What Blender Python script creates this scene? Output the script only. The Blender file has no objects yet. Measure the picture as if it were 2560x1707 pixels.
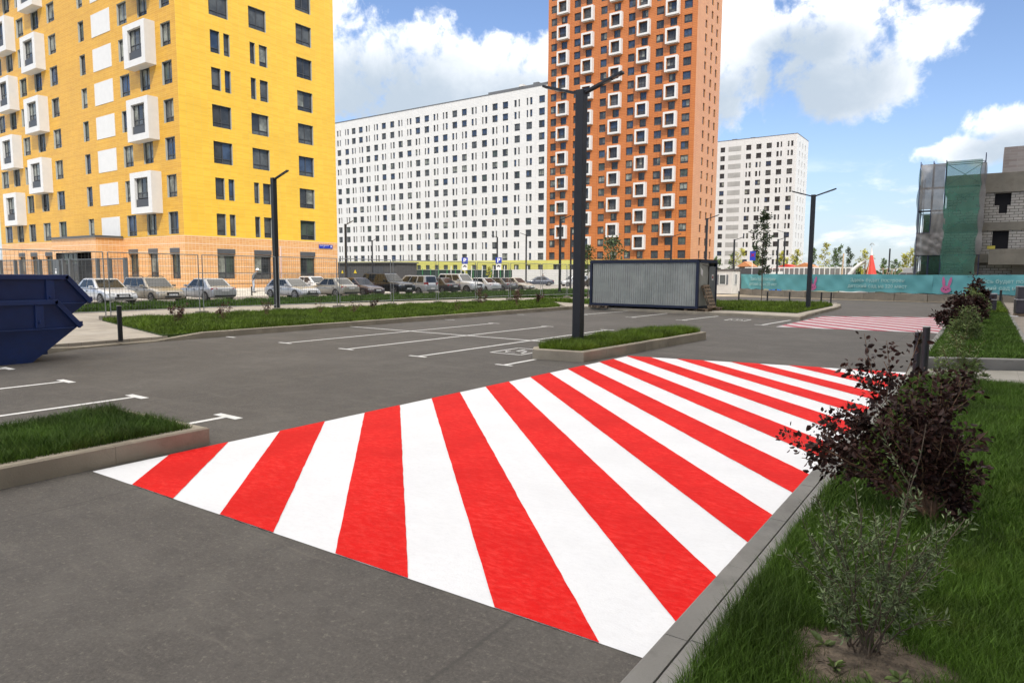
import bpy, math, random
import numpy as np
from mathutils import Vector, Matrix
random.seed(7)
R = math.radians
scene = bpy.context.scene
COL = scene.collection
# ------------------------------------------------------------------ camera
G_YAW, PITCH, ROLL, CAM_H, FPX = .6122, .0998, .0055, 1.9526, 1685.46
fw = Vector((-math.sin(G_YAW)*math.cos(PITCH), math.cos(G_YAW)*math.cos(PITCH), -math.sin(PITCH)))
upv = Vector((-math.sin(G_YAW)*math.sin(PITCH), math.cos(G_YAW)*math.sin(PITCH), math.cos(PITCH)))
rtv = Vector((math.cos(G_YAW), math.sin(G_YAW), 0))
rt2 = rtv*math.cos(ROLL)+upv*math.sin(ROLL); up2 = upv*math.cos(ROLL)-rtv*math.sin(ROLL)
cam_d = bpy.data.cameras.new('camera'); cam = bpy.data.objects.new('camera', cam_d); COL.objects.link(cam)
cam.matrix_world = Matrix(((rt2.x, up2.x, -fw.x, 0), (rt2.y, up2.y, -fw.y, 0), (rt2.z, up2.z, -fw.z, CAM_H), (0, 0, 0, 1)))
cam_d.sensor_width = 36; cam_d.lens = FPX/2560*36; cam_d.clip_start = .05; cam_d.clip_end = 8000
scene.camera = cam
scene.render.resolution_x = 1024; scene.render.resolution_y = 682
scene.view_settings.view_transform = 'Standard'; scene.view_settings.look = 'None'
scene.view_settings.gamma = 1; scene.view_settings.exposure = 1.15
# ------------------------------------------------------------------ sun and sky
SUN = Vector((.49, -.46, .74)).normalized()
sl = bpy.data.lights.new('sun', 'SUN'); sl.energy = 2.0; sl.angle = R(.53); sl.color = (1, .955, .88)
so = bpy.data.objects.new('sun', sl); COL.objects.link(so)
so.rotation_euler = (-SUN).to_track_quat('-Z', 'Y').to_euler(); so.location = (40, -60, 90)
world = bpy.data.worlds.new('World'); scene.world = world; world.use_nodes = True
NT = world.node_tree; NT.nodes.clear()

class NB:
    """small node-building helper"""
    def __init__(s, nt): s.nt = nt
    def n(s, t, **kw):
        nd = s.nt.nodes.new(t)
        for k, v in kw.items(): setattr(nd, k, v)
        return nd
    def link(s, a, b): s.nt.links.new(a, b)
    def val(s, sock, v):
        if hasattr(v, 'is_output') or hasattr(v, 'links'): s.link(v, sock)
        else: sock.default_value = v
    def math(s, op, a, b=0., c=None, clamp=False):
        nd = s.n('ShaderNodeMath', operation=op); nd.use_clamp = clamp
        s.val(nd.inputs[0], a); s.val(nd.inputs[1], b)
        if c is not None: s.val(nd.inputs[2], c)
        return nd.outputs[0]
    def mix(s, f, a, b, mode='MIX'):
        nd = s.n('ShaderNodeMix', data_type='RGBA', blend_type=mode)
        s.val(nd.inputs[0], f); s.val(nd.inputs[6], a if not isinstance(a, tuple) else a+(1,)*(4-len(a))); s.val(nd.inputs[7], b if not isinstance(b, tuple) else b+(1,)*(4-len(b)))
        return nd.outputs[2]
    def noise(s, vec, scale, detail=4, rough=.55, dist=0.):
        nd = s.n('ShaderNodeTexNoise'); nd.inputs['Scale'].default_value = scale
        nd.inputs['Detail'].default_value = detail; nd.inputs['Roughness'].default_value = rough; nd.inputs['Distortion'].default_value = dist
        if vec is not None: s.link(vec, nd.inputs['Vector'])
        return nd.outputs['Fac']
    def smooth(s, v, lo, hi, a=0., b=1.):
        nd = s.n('ShaderNodeMapRange', interpolation_type='SMOOTHSTEP')
        s.val(nd.inputs[0], v); nd.inputs[1].default_value = lo; nd.inputs[2].default_value = hi
        nd.inputs[3].default_value = a; nd.inputs[4].default_value = b
        return nd.outputs[0]

w = NB(NT)
sky = w.n('ShaderNodeTexSky', sky_type='NISHITA'); sky.sun_disc = False
sky.sun_elevation = math.asin(SUN.z); sky.sun_rotation = math.atan2(SUN.x, SUN.y)
sky.air_density = 1.0; sky.dust_density = .6; sky.ozone_density = 1.4; sky.altitude = 100
tc = w.n('ShaderNodeTexCoord'); dirv = tc.outputs['Generated']
sep = w.n('ShaderNodeSeparateXYZ'); w.link(dirv, sep.inputs[0])
az = w.math('MULTIPLY', w.math('ARCTAN2', sep.outputs[0], sep.outputs[1]), 57.2958)
el = w.math('MULTIPLY', w.math('ARCSINE', sep.outputs[2]), 57.2958)
# cumulus banks: azimuth, elevation, half width, half height (degrees)
BLOBS = [(-49.5, 16.2, 9.5, 7.0), (-41.7, 14.8, 8.4, 6.4), (-35.2, 13.6, 6.4, 6.0),
         (-17.2, 17.4, 8.0, 5.6), (-10.4, 17.5, 7.0, 5.6), (-4.6, 17.0, 4.2, 3.0), (-9.5, 13.6, 6.0, 3.2), (-19.5, 13.2, 5.5, 4.0),
         (-1.2, 8.6, 5.0, 1.3), (2.0, 9.6, 4.6, 2.2), (-70, 22, 16, 9), (25, 20, 16, 8), (60, 30, 22, 12),
         (120, 26, 30, 11), (-130, 30, 32, 13), (170, 40, 26, 14)]
mask = None; shade = None
for (a0, e0, ra, re) in BLOBS:
    da = w.math('DIVIDE', w.math('SUBTRACT', az, a0), ra)
    de = w.math('DIVIDE', w.math('SUBTRACT', el, e0), re)
    m = w.math('SUBTRACT', 1., w.math('ADD', w.math('MULTIPLY', da, da), w.math('MULTIPLY', de, de)))
    if mask is None: mask = m
    else:
        mask = w.math('SMOOTH_MAX', mask, m, .25)
n1 = w.noise(dirv, 7., 9, .62, .15); n2 = w.noise(dirv, 22., 6, .6, .3)
map1 = w.n('ShaderNodeMapping'); map1.inputs['Scale'].default_value = (1, 1, 3.2); w.link(dirv, map1.inputs[0])
n3 = w.noise(map1.outputs[0], 9., 8, .6, .2)
dens = w.math('ADD', mask, w.math('ADD', w.math('MULTIPLY', w.math('SUBTRACT', n1, .5), 3.4), w.math('MULTIPLY', w.math('SUBTRACT', n2, .5), 1.9)))
cover = w.smooth(dens, .22, .80)
# low bank of small clouds towards the horizon
lowband = w.math('MULTIPLY', w.smooth(el, .3, 2.2), w.smooth(el, 5.0, 9.5, 1., 0.))
low = w.math('MULTIPLY', w.smooth(n3, .49, .70), w.math('MULTIPLY', lowband, .85))
cover = w.math('MAXIMUM', cover, low)
# grey undersides: denser, lower parts of each bank
und = None
for (a0, e0, ra, re) in [(-46, 12.6, 13, 5.0), (-36.5, 12.8, 8, 3.6), (-11.5, 13.8, 7.5, 3.4), (-20, 12.8, 5.5, 3.0), (-12, 16.4, 4.5, 2.0), (2.5, 8.3, 5.5, 1.9)]:
    da = w.math('DIVIDE', w.math('SUBTRACT', az, a0), ra)
    de = w.math('DIVIDE', w.math('SUBTRACT', el, e0), re)
    m = w.math('SUBTRACT', 1., w.math('ADD', w.math('MULTIPLY', da, da), w.math('MULTIPLY', de, de)))
    und = m if und is None else w.math('SMOOTH_MAX', und, m, .3)
n4 = w.noise(dirv, 8., 8, .62, .3)
grey = w.smooth(w.math('ADD', und, w.math('MULTIPLY', w.math('SUBTRACT', n4, .5), 2.2)), -1.0, 1.1)
lowgrey = w.math('MULTIPLY', w.math('MULTIPLY', lowband, w.smooth(w.noise(map1.outputs[0], 14., 5, .6), .40, .60)), .75)
grey = w.math('MAXIMUM', grey, lowgrey)
SKYK = .15
cloudcol = w.mix(grey, (4.2, 4.25, 4.3), (1.75, 2.05, 2.4))
# broken cloud added out of view, brightened and warmed to lift the ambient light
upc = w.math('MULTIPLY', w.smooth(w.noise(dirv, 2.6, 8, .6, .2), .36, .52), w.smooth(el, 24., 36.))
cloudcol = w.mix(w.smooth(el, 24., 36.), cloudcol, (9.3, 8.8, 8.0))
cover = w.math('MAXIMUM', cover, upc)
skyc = w.mix(1., sky.outputs[0], (.475, .49, .55), 'MULTIPLY')
haze = w.smooth(el, 13., -1., 0., .62)
skyc = w.mix(haze, skyc, (1.62, 1.92, 2.35))
col = w.mix(cover, skyc, cloudcol)
bg = w.n('ShaderNodeBackground'); w.link(col, bg.inputs[0]); bg.inputs[1].default_value = SKYK
wo = w.n('ShaderNodeOutputWorld'); w.link(bg.outputs[0], wo.inputs[0])

# ------------------------------------------------------------------ materials
MATS = {}
def mat(name, col, rough=.7, metal=0., var=.10, scale=2., bump=0., bscale=60., spec=.5, coat=0., mott=None, island=0.):
    if name in MATS: return MATS[name]
    m = bpy.data.materials.new(name); m.use_nodes = True; MATS[name] = m
    b = NB(m.node_tree); bs = m.node_tree.nodes['Principled BSDF']
    bs.inputs['Roughness'].default_value = rough; bs.inputs['Metallic'].default_value = metal
    bs.inputs['Specular IOR Level'].default_value = spec; bs.inputs['Coat Weight'].default_value = coat
    tcn = b.n('ShaderNodeTexCoord').outputs['Object']
    c = tuple(col)+(1,)
    if var > 0:
        f = b.noise(tcn, scale, 5, .6)
        f = b.smooth(f, .3, .7)
        lo = tuple(x*(1-var) for x in col); hi = tuple(min(1, x*(1+var)) for x in col)
        out = b.mix(f, lo, hi)
    else:
        rgb = b.n('ShaderNodeRGB'); rgb.outputs[0].default_value = c; out = rgb.outputs[0]
    if mott:                                   # second colour in patches: (colour, scale, low, high, amount)
        mc, ms, ml, mh, ma = mott
        f2 = b.math('MULTIPLY', b.smooth(b.noise(tcn, ms, 6, .65), ml, mh), ma)
        out = b.mix(f2, out, mc)
    if island > 0:
        g = b.n('ShaderNodeNewGeometry')
        k = b.n('ShaderNodeMapRange'); b.link(g.outputs['Random Per Island'], k.inputs[0]); k.inputs[3].default_value = 1-island; k.inputs[4].default_value = 1+island
        vm = b.n('ShaderNodeVectorMath', operation='SCALE'); b.link(out, vm.inputs[0]); b.link(k.outputs[0], vm.inputs['Scale']); out = vm.outputs[0]
    b.link(out, bs.inputs['Base Color'])
    if bump > 0:
        bp = b.n('ShaderNodeBump'); bp.inputs['Strength'].default_value = bump; bp.inputs['Distance'].default_value = .02
        b.link(b.noise(tcn, bscale, 4, .6), bp.inputs['Height']); b.link(bp.outputs[0], bs.inputs['Normal'])
    return m

def tile_mat(name, c1, c2, mortar, tw, th, ms=.012, rough=.35, var=.12, offset=0., noise_amt=.0, bumpk=.4, band=None):
    """tiles / blocks on vertical faces: texture runs over (x+y, z)"""
    m = bpy.data.materials.new(name); m.use_nodes = True; MATS[name] = m
    b = NB(m.node_tree); bs = m.node_tree.nodes['Principled BSDF']; bs.inputs['Roughness'].default_value = rough
    t = b.n('ShaderNodeTexCoord').outputs['Object']; s = b.n('ShaderNodeSeparateXYZ'); b.link(t, s.inputs[0])
    cx = b.n('ShaderNodeCombineXYZ'); b.link(b.math('ADD', s.outputs[0], s.outputs[1]), cx.inputs[0]); b.link(s.outputs[2], cx.inputs[1])
    br = b.n('ShaderNodeTexBrick'); b.link(cx.outputs[0], br.inputs['Vector'])
    br.offset = offset; br.offset_frequency = 2; br.squash = 1
    br.inputs['Color1'].default_value = tuple(c1)+(1,); br.inputs['Color2'].default_value = tuple(c2)+(1,); br.inputs['Mortar'].default_value = tuple(mortar)+(1,)
    br.inputs['Scale'].default_value = 1; br.inputs['Mortar Size'].default_value = ms; br.inputs['Mortar Smooth'].default_value = .1
    br.inputs['Brick Width'].default_value = tw; br.inputs['Row Height'].default_value = th; br.inputs['Bias'].default_value = 0
    f = b.smooth(b.noise(t, .35, 5, .6), .3, .7)
    out = b.mix(f, tuple(1-var for _ in range(3)), (1+var*.4,)*3)
    out = b.mix(1., br.outputs['Color'], out, 'MULTIPLY')
    if band:                                    # thin horizontal line every `per` metres
        per, wid, bc = band
        fr = b.math('FRACT', b.math('DIVIDE', s.outputs[2], per))
        out = b.mix(b.math('LESS_THAN', fr, wid), out, bc)
    b.link(out, bs.inputs['Base Color'])
    bp = b.n('ShaderNodeBump'); bp.inputs['Strength'].default_value = bumpk; bp.inputs['Distance'].default_value = .02; bp.invert = True
    b.link(br.outputs['Fac'], bp.inputs['Height']); b.link(bp.outputs[0], bs.inputs['Normal'])
    return m

def glass_mat(name, col, rough=.06, var=.3, spec=.5):
    m = bpy.data.materials.new(name); m.use_nodes = True; MATS[name] = m
    b = NB(m.node_tree); bs = m.node_tree.nodes['Principled BSDF']; bs.inputs['Roughness'].default_value = rough
    bs.inputs['IOR'].default_value = 1.52; bs.inputs['Specular IOR Level'].default_value = spec
    t = b.n('ShaderNodeTexCoord').outputs['Object']
    out = b.mix(b.smooth(b.noise(t, .9, 3, .6), .35, .65), tuple(c*(1-var) for c in col), tuple(c*(1+var) for c in col))
    b.link(out, bs.inputs['Base Color'])
    bp = b.n('ShaderNodeBump'); bp.inputs['Strength'].default_value = .05; bp.inputs['Distance'].default_value = .02
    b.link(b.noise(t, 1.3, 2, .5), bp.inputs['Height']); b.link(bp.outputs[0], bs.inputs['Normal'])
    return m

def asphalt_mat():
    m = bpy.data.materials.new('asphalt'); m.use_nodes = True
    b = NB(m.node_tree); bs = m.node_tree.nodes['Principled BSDF']
    t = b.n('ShaderNodeTexCoord').outputs['Object']
    fine = b.noise(t, 55., 3, .75); big = b.noise(t, .35, 6, .6, .3)
    mp = b.n('ShaderNodeMapping'); mp.inputs['Rotation'].default_value = (0, 0, R(8)); mp.inputs['Scale'].default_value = (.22, 1.6, 1); b.link(t, mp.inputs[0])
    streak = b.noise(mp.outputs[0], .8, 6, .65, .4)
    out = b.mix(b.smooth(fine, .32, .70), (.057, .052, .048), (.097, .088, .080))
    out = b.mix(b.math('MULTIPLY', b.smooth(big, .42, .7), .55), out, (.112, .103, .095))
    out = b.mix(b.math('MULTIPLY', b.smooth(streak, .52, .72), .35), out, (.145, .133, .118))
    v = b.n('ShaderNodeTexVoronoi'); v.inputs['Scale'].default_value = 75.; b.link(t, v.inputs['Vector'])
    spk = b.math('LESS_THAN', v.outputs['Distance'], .16)
    out = b.mix(b.math('MULTIPLY', spk, .22), out, (.27, .25, .225))
    mid = b.noise(t, 6., 7, .7, .4); out = b.mix(b.math('MULTIPLY', b.smooth(mid, .46, .68), .35), out, (.050, .046, .044))
    pt = b.noise(t, 1.1, 8, .72, .6); out = b.mix(b.math('MULTIPLY', b.smooth(pt, .47, .66), .30), out, (.140, .130, .116)); out = b.mix(b.math('MULTIPLY', b.smooth(b.noise(t, 2.1, 7, .7, .5), .53, .70), .30), out, (.052, .049, .048))
    gr = b.noise(t, 24., 6, .8); out = b.mix(b.math('MULTIPLY', b.smooth(gr, .53, .66), .55), out, (.19, .172, .148)); out = b.mix(b.math('MULTIPLY', b.smooth(gr, .44, .34), .35), out, (.03, .028, .027))
    mp2 = b.n('ShaderNodeMapping'); mp2.inputs['Rotation'].default_value = (0, 0, R(-52)); mp2.inputs['Scale'].default_value = (.5, 3.4, 1); b.link(t, mp2.inputs[0])
    scf = b.noise(mp2.outputs[0], 2.2, 7, .72, .8); out = b.mix(b.math('MULTIPLY', b.smooth(scf, .56, .74), .45), out, (.165, .148, .128))
    sx = b.n('ShaderNodeSeparateXYZ'); b.link(t, sx.inputs[0])
    seam = b.math('ABSOLUTE', b.math('SUBTRACT', b.math('FRACT', b.math('DIVIDE', b.math('ADD', sx.outputs[0], b.math('MULTIPLY', b.noise(t, .6, 3, .5), .10)), 4.1)), .5))
    out = b.mix(b.math('MULTIPLY', b.smooth(seam, .0, .006, 1., 0.), .55), out, (.045, .042, .04))
    cv = b.n('ShaderNodeTexVoronoi', feature='DISTANCE_TO_EDGE'); cv.inputs['Scale'].default_value = .16
    wv = b.n('ShaderNodeVectorMath', operation='ADD'); nz = b.n('ShaderNodeTexNoise'); nz.inputs['Scale'].default_value = 1.1; nz.inputs['Detail'].default_value = 6; b.link(t, nz.inputs['Vector']); b.link(t, wv.inputs[0]); b.link(nz.outputs['Color'], wv.inputs[1]); b.link(wv.outputs[0], cv.inputs['Vector'])
    out = b.mix(b.math('MULTIPLY', b.smooth(cv.outputs['Distance'], .0, .0016, 1., 0.), .0), out, (.03, .03, .03))
    oil = b.smooth(b.noise(t, .55, 4, .5), .66, .74); out = b.mix(b.math('MULTIPLY', oil, .35), out, (.045, .042, .04))
    b.link(out, bs.inputs['Base Color']); bs.inputs['Roughness'].default_value = .82; bs.inputs['Specular IOR Level'].default_value = .35
    bp = b.n('ShaderNodeBump'); bp.inputs['Strength'].default_value = .35; bp.inputs['Distance'].default_value = .006
    b.link(b.noise(t, 90., 3, .7), bp.inputs['Height']); b.link(bp.outputs[0], bs.inputs['Normal'])
    return m

def paint_mat(name, col, worn, wear=.25, sc=9.):
    m = bpy.data.materials.new(name); m.use_nodes = True
    b = NB(m.node_tree); bs = m.node_tree.nodes['Principled BSDF']
    t = b.n('ShaderNodeTexCoord').outputs['Object']
    mp = b.n('ShaderNodeMapping'); mp.inputs['Rotation'].default_value = (0, 0, R(-38)); mp.inputs['Scale'].default_value = (1, 2.6, 1); b.link(t, mp.inputs[0])
    f1 = b.smooth(b.noise(mp.outputs[0], sc, 7, .7, .3), .40, .74); f2 = b.smooth(b.noise(t, 1.3, 6, .6), .35, .7)
    out = b.mix(b.math('MULTIPLY', f1, wear), col, worn)
    out = b.mix(b.math('MULTIPLY', f2, wear*.9), out, tuple(c*.80 for c in col))
    f3 = b.smooth(b.noise(t, 26., 5, .7), .5, .68); out = b.mix(b.math('MULTIPLY', f3, wear*.5), out, tuple(c*.72 for c in col))
    pit = b.smooth(b.noise(t, 38., 4, .75), .69, .76)
    out = b.mix(b.math('MULTIPLY', pit, wear*1.6), out, tuple(c*.55 for c in col))
    b.link(out, bs.inputs['Base Color']); bs.inputs['Roughness'].default_value = .75; bs.inputs['Specular IOR Level'].default_value = .12
    bp = b.n('ShaderNodeBump'); bp.inputs['Strength'].default_value = .5; bp.inputs['Distance'].default_value = .006
    b.link(b.noise(t, 70., 4, .7), bp.inputs['Height']); b.link(bp.outputs[0], bs.inputs['Normal'])
    return m

def paver_mat(name, c1, c2, joint, tw, th, rot=0.):
    m = bpy.data.materials.new(name); m.use_nodes = True
    b = NB(m.node_tree); bs = m.node_tree.nodes['Principled BSDF']
    t = b.n('ShaderNodeTexCoord').outputs['Object']
    mp = b.n('ShaderNodeMapping'); mp.inputs['Rotation'].default_value = (0, 0, rot); b.link(t, mp.inputs[0])
    br = b.n('ShaderNodeTexBrick'); b.link(mp.outputs[0], br.inputs['Vector']); br.offset = .5
    br.inputs['Color1'].default_value = c1+(1,); br.inputs['Color2'].default_value = c2+(1,); br.inputs['Mortar'].default_value = joint+(1,)
    br.inputs['Scale'].default_value = 1; br.inputs['Mortar Size'].default_value = .006; br.inputs['Brick Width'].default_value = tw; br.inputs['Row Height'].default_value = th
    f = b.smooth(b.noise(t, .8, 6, .65), .3, .7)
    out = b.mix(1., br.outputs['Color'], b.mix(f, (.8, .79, .77), (1.05, 1.05, 1.05)), 'MULTIPLY')
    b.link(out, bs.inputs['Base Color']); bs.inputs['Roughness'].default_value = .85
    return m

M_ASPH = asphalt_mat()
M_RED = paint_mat('red_road_paint', (.66, .006, .005), (.80, .055, .045), .75)
M_WHITE = paint_mat('white_road_paint', (.74, .75, .78), (.62, .62, .64), .30)
M_RED_OLD = paint_mat('faded_red_road_paint', (.42, .11, .145), (.34, .16, .17), .45)
M_WHITE_OLD = paint_mat('dusty_white_road_paint', (.56, .52, .54), (.40, .36, .37), .45)
M_LINE = paint_mat('white_line_paint', (.74, .74, .73), (.45, .44, .43), .55, 5.)
M_KERB = mat('kerb_concrete', (.29, .255, .20), .85, var=.16, scale=1.1, bump=.25, bscale=70, mott=((.17, .15, .12), 5., .56, .72, .5))
M_KERB_G = mat('grey_kerb_concrete', (.20, .195, .185), .85, var=.14, scale=1.4, bump=.3, bscale=80, mott=((.12, .115, .11), 3., .54, .72, .45))
M_KERB_R = mat('kerb_with_red_traces', (.22, .175, .15), .85, var=.1, scale=1., mott=((.30, .09, .075), 1.6, .45, .6, .6))
M_JOINT = mat('kerb_joint', (.05, .045, .04), .9, var=0)
M_WALK = paver_mat('light_pavers', (.42, .375, .315), (.36, .325, .28), (.24, .21, .18), .6, .3, .0)
M_WALK2 = paver_mat('brown_pavers', (.22, .19, .165), (.27, .235, .20), (.13, .11, .10), .3, .3, .2)
M_PLANK = paver_mat('grey_pavers', (.30, .285, .25), (.26, .25, .225), (.15, .14, .13), 1.2, .15, .0)
M_PLAZA = paver_mat('pale_concrete', (.46, .44, .40), (.43, .41, .375), (.36, .34, .31), 3., 3., 0.)
M_LOT = mat('dusty_car_park_surface', (.24, .22, .20), .9, var=.15, scale=.4, mott=((.33, .29, .24), 1.1, .5, .7, .5))
M_GROUND = mat('bare_ground', (.21, .185, .15), .95, var=.25, scale=.05, mott=((.10, .13, .045), .09, .48, .6, .7))
M_SOIL = mat('soil', (.115, .09, .066), .95, var=.5, scale=14, bump=1., bscale=45, mott=((.20, .155, .115), 22, .55, .7, .6))
M_TURF = mat('turf_soil', (.035, .06, .012), .95, var=.35, scale=3)
M_BLADE = mat('grass_blade', (.100, .160, .012), .6, var=.35, scale=1.1, spec=.25, island=.35, mott=((.12, .15, .025), 2.6, .52, .7, .35))
M_BLADE_D = mat('grass_blade_deep', (.062, .120, .013), .6, var=.35, scale=1.3, spec=.25, island=.4, mott=((.12, .15, .03), 2.4, .55, .72, .45))
M_BLADE_R = mat('grass_blade_rough', (.068, .125, .020), .7, var=.4, scale=.5, spec=.2, island=.4)

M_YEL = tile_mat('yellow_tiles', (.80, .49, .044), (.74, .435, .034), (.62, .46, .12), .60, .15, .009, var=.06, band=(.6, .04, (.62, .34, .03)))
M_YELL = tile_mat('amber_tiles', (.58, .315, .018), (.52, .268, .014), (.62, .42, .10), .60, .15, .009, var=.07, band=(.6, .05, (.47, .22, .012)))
M_ORB = tile_mat('pale_orange_tiles', (.66, .35, .125), (.60, .27, .08), (.68, .50, .33), .30, .15, .014, var=.06, band=(.6, .10, (.66, .50, .36)))
M_ORT = tile_mat('orange_tiles', (.45, .155, .040), (.42, .138, .034), (.27, .06, .012), 2.4, .36, .030, var=.05)
M_ORS = tile_mat('peach_orange_tiles', (.52, .25, .10), (.49, .225, .09), (.38, .12, .04), 2.4, .36, .030, var=.05)
M_WHT = tile_mat('white_facade_panels', (.60, .60, .60), (.575, .575, .575), (.44, .44, .44), 2.4, .36, .022, var=.03, rough=.5)
M_LIME = tile_mat('lime_plinth_panels', (.50, .48, .13), (.47, .45, .12), (.42, .40, .10), 1.2, .36, .02, var=.04, rough=.5)
M_WBOX = mat('white_cladding', (.56, .56, .56), .45, var=.03)
M_VENT = tile_mat('grey_vent_louvre', (.36, .36, .35), (.34, .34, .33), (.25, .25, .25), .25, 8., .03, rough=.5)
M_ROOF = mat('roof_felt', (.10, .10, .10), .9)
M_BLOCK = tile_mat('aerated_block_wall', (.44, .42, .40), (.38, .365, .35), (.05, .045, .04), .62, .25, .020, rough=.9, var=.12, offset=.5)
M_BRICKW = tile_mat('shade_greyed_white_brick', (.30, .285, .285), (.235, .20, .20), (.30, .29, .285), 1.3, .3, .02, rough=.9, var=.15, offset=.5)  # brick colour greyed to stand in for shade on the stair housing
M_CONC = mat('raw_concrete', (.205, .19, .165), .9, var=.2, scale=.6, bump=.25, bscale=10, mott=((.12, .105, .085), 1.2, .52, .68, .5))
M_CONCB = mat('concrete_block', (.24, .215, .18), .92, var=.2, scale=.9, bump=.3, bscale=20, mott=((.13, .12, .10), 1.7, .52, .7, .5))
M_DARK = mat('painted_dark_interior', (.012, .012, .016), .9, var=0)  # near-black colour stands in for the shade inside openings
M_FRAME = mat('dark_window_frame', (.045, .048, .055), .45, var=.05)
M_FRAMEL = mat('pale_window_frame', (.38, .39, .36), .5, var=.05)
M_SPAN = mat('grey_spandrel', (.11, .115, .125), .5, var=.05)
GL = [glass_mat('window_glass', (.035, .038, .042)), glass_mat('window_glass_blue', (.035, .055, .10)),
      glass_mat('window_glass_curtain', (.17, .18, .16), .12, .45), glass_mat('window_glass_grey', (.075, .08, .08)), glass_mat('window_glass_green', (.05, .065, .055), .08)]
M_POLE = mat('anthracite_metal', (.022, .023, .027), .42, metal=.2, var=.08, scale=3)
M_POLE2 = mat('grey_painted_steel', (.09, .10, .11), .5, metal=.3, var=.05)
M_LENS = mat('lamp_lens', (.30, .26, .22), .25, var=.02)
M_GALV = mat('galvanised_steel', (.30, .31, .32), .45, metal=.6, var=.1, scale=5)
M_MESH = mat('fence_wire', (.16, .165, .17), .5, metal=.5, var=.05)
M_SKIP = mat('navy_skip_paint', (.011, .031, .130), .40, var=.22, scale=1.2, bump=.06, bscale=6, mott=((.022, .024, .05), 1.4, .5, .7, .5))
M_CONT = mat('zinc_sheet', (.38, .385, .36), .42, metal=.35, var=.18, scale=.55, bump=.03, bscale=3, mott=((.25, .265, .245), .5, .45, .65, .6))
M_CONTF = mat('navy_container_frame', (.008, .013, .04), .45, var=.1)
M_WOOD = mat('weathered_pallet_wood', (.17, .125, .085), .85, var=.3, scale=4)
M_KIOSK = mat('white_sandwich_panel', (.52, .50, .48), .5, var=.06, scale=1.)
M_TEAL = mat('teal_banner_cloth', (.11, .36, .40), .6, var=.06, scale=.4, bump=.35, bscale=1.1)
M_TEXT = mat('banner_lettering', (.36, .58, .58), .6, var=0)
M_PINK = mat('pink_print', (.50, .13, .30), .6, var=.04)
M_BLACK = mat('black_print', (.01, .01, .01), .6, var=0)
M_BARK = mat('bark', (.10, .075, .055), .9, var=.3, scale=12)
M_TWIG = mat('reddish_twig', (.20, .115, .07), .8, var=.3, scale=20)
M_LDARK = mat('maroon_leaf', (.034, .013, .010), .55, var=.35, scale=5, island=.5, spec=.3, mott=((.075, .024, .016), 7, .5, .7, .5))
M_LWIL = mat('grey_green_leaf', (.125, .165, .070), .6, var=.25, scale=9, island=.35)
M_LGRN = mat('soft_green_leaf', (.12, .17, .045), .6, var=.3, scale=5, island=.35)
M_LRED = mat('russet_leaf', (.095, .032, .026), .6, var=.3, scale=8, island=.4)
M_LYEL = mat('yellowing_leaf', (.34, .33, .035), .6, var=.3, scale=1.5, island=.35)
M_LTREE = mat('tree_leaf', (.075, .125, .03), .6, var=.3, scale=2, island=.4)
M_LDKT = mat('dark_tree_leaf', (.045, .075, .028), .6, var=.3, scale=2, island=.4)
M_NETG = mat('green_scaffold_net', (.055, .18, .14), .8, var=.2, scale=.7, bump=.5, bscale=1.2)
M_NETW = mat('grey_scaffold_sheet', (.19, .185, .19), .7, var=.25, scale=.8, bump=.6, bscale=1.5)
for mm, tr in ((M_NETG, .68), (M_NETW, .86)):
    mm.node_tree.nodes['Principled BSDF'].inputs['Alpha'].default_value = tr
M_SCAF = mat('blue_scaffold_tube', (.025, .03, .09), .5, var=.1)
M_HOARD = mat('white_hoarding', (.56, .56, .57), .6, var=.03)
M_GRNP = mat('dark_green_panel', (.018, .035, .03), .6, var=.2, scale=2)
M_GRN = mat('green_post', (.05, .25, .08), .6, var=.1)
M_BROWNR = mat('orange_brown_roof', (.42, .17, .07), .8, var=.2, scale=1)
M_REDP = mat('red_play_cone', (.52, .045, .03), .6, var=.2, scale=.8)
M_WHITEP = mat('white_plastic', (.62, .62, .62), .5, var=.02)
M_BLUE = mat('blue_plastic', (.01, .13, .50), .45, var=.05)
M_SIGNB = mat('sign_blue', (.012, .035, .33), .4, var=0)
M_SIGNW = mat('sign_white', (.72, .72, .74), .4, var=0)
M_WRAP = mat('dark_wrapped_goods', (.042, .036, .046), .35, var=.3, scale=2.5, bump=.5, bscale=4)
M_FILM = mat('clear_wrap_film', (.30, .29, .31), .3, var=.3, scale=3)
M_TYRE = mat('tyre_rubber', (.018, .018, .019), .8, var=.1)
M_RIM = mat('alloy_rim', (.32, .32, .33), .35, metal=.7, var=.05)
M_CGL = glass_mat('car_glass', (.022, .026, .03), .04)
M_HL = mat('headlight_lens', (.50, .52, .55), .12, var=.05)
M_TL = mat('tail_light_lens', (.32, .008, .012), .15, var=.05)
M_TRIM = mat('black_car_trim', (.02, .02, .022), .5, var=.05)
M_YMARK = mat('yellow_sign_paint', (.60, .45, .02), .5, var=0)
def car_paint(name, col): return mat(name, col, .28, metal=.25, var=.04, scale=1., coat=.6)

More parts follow.
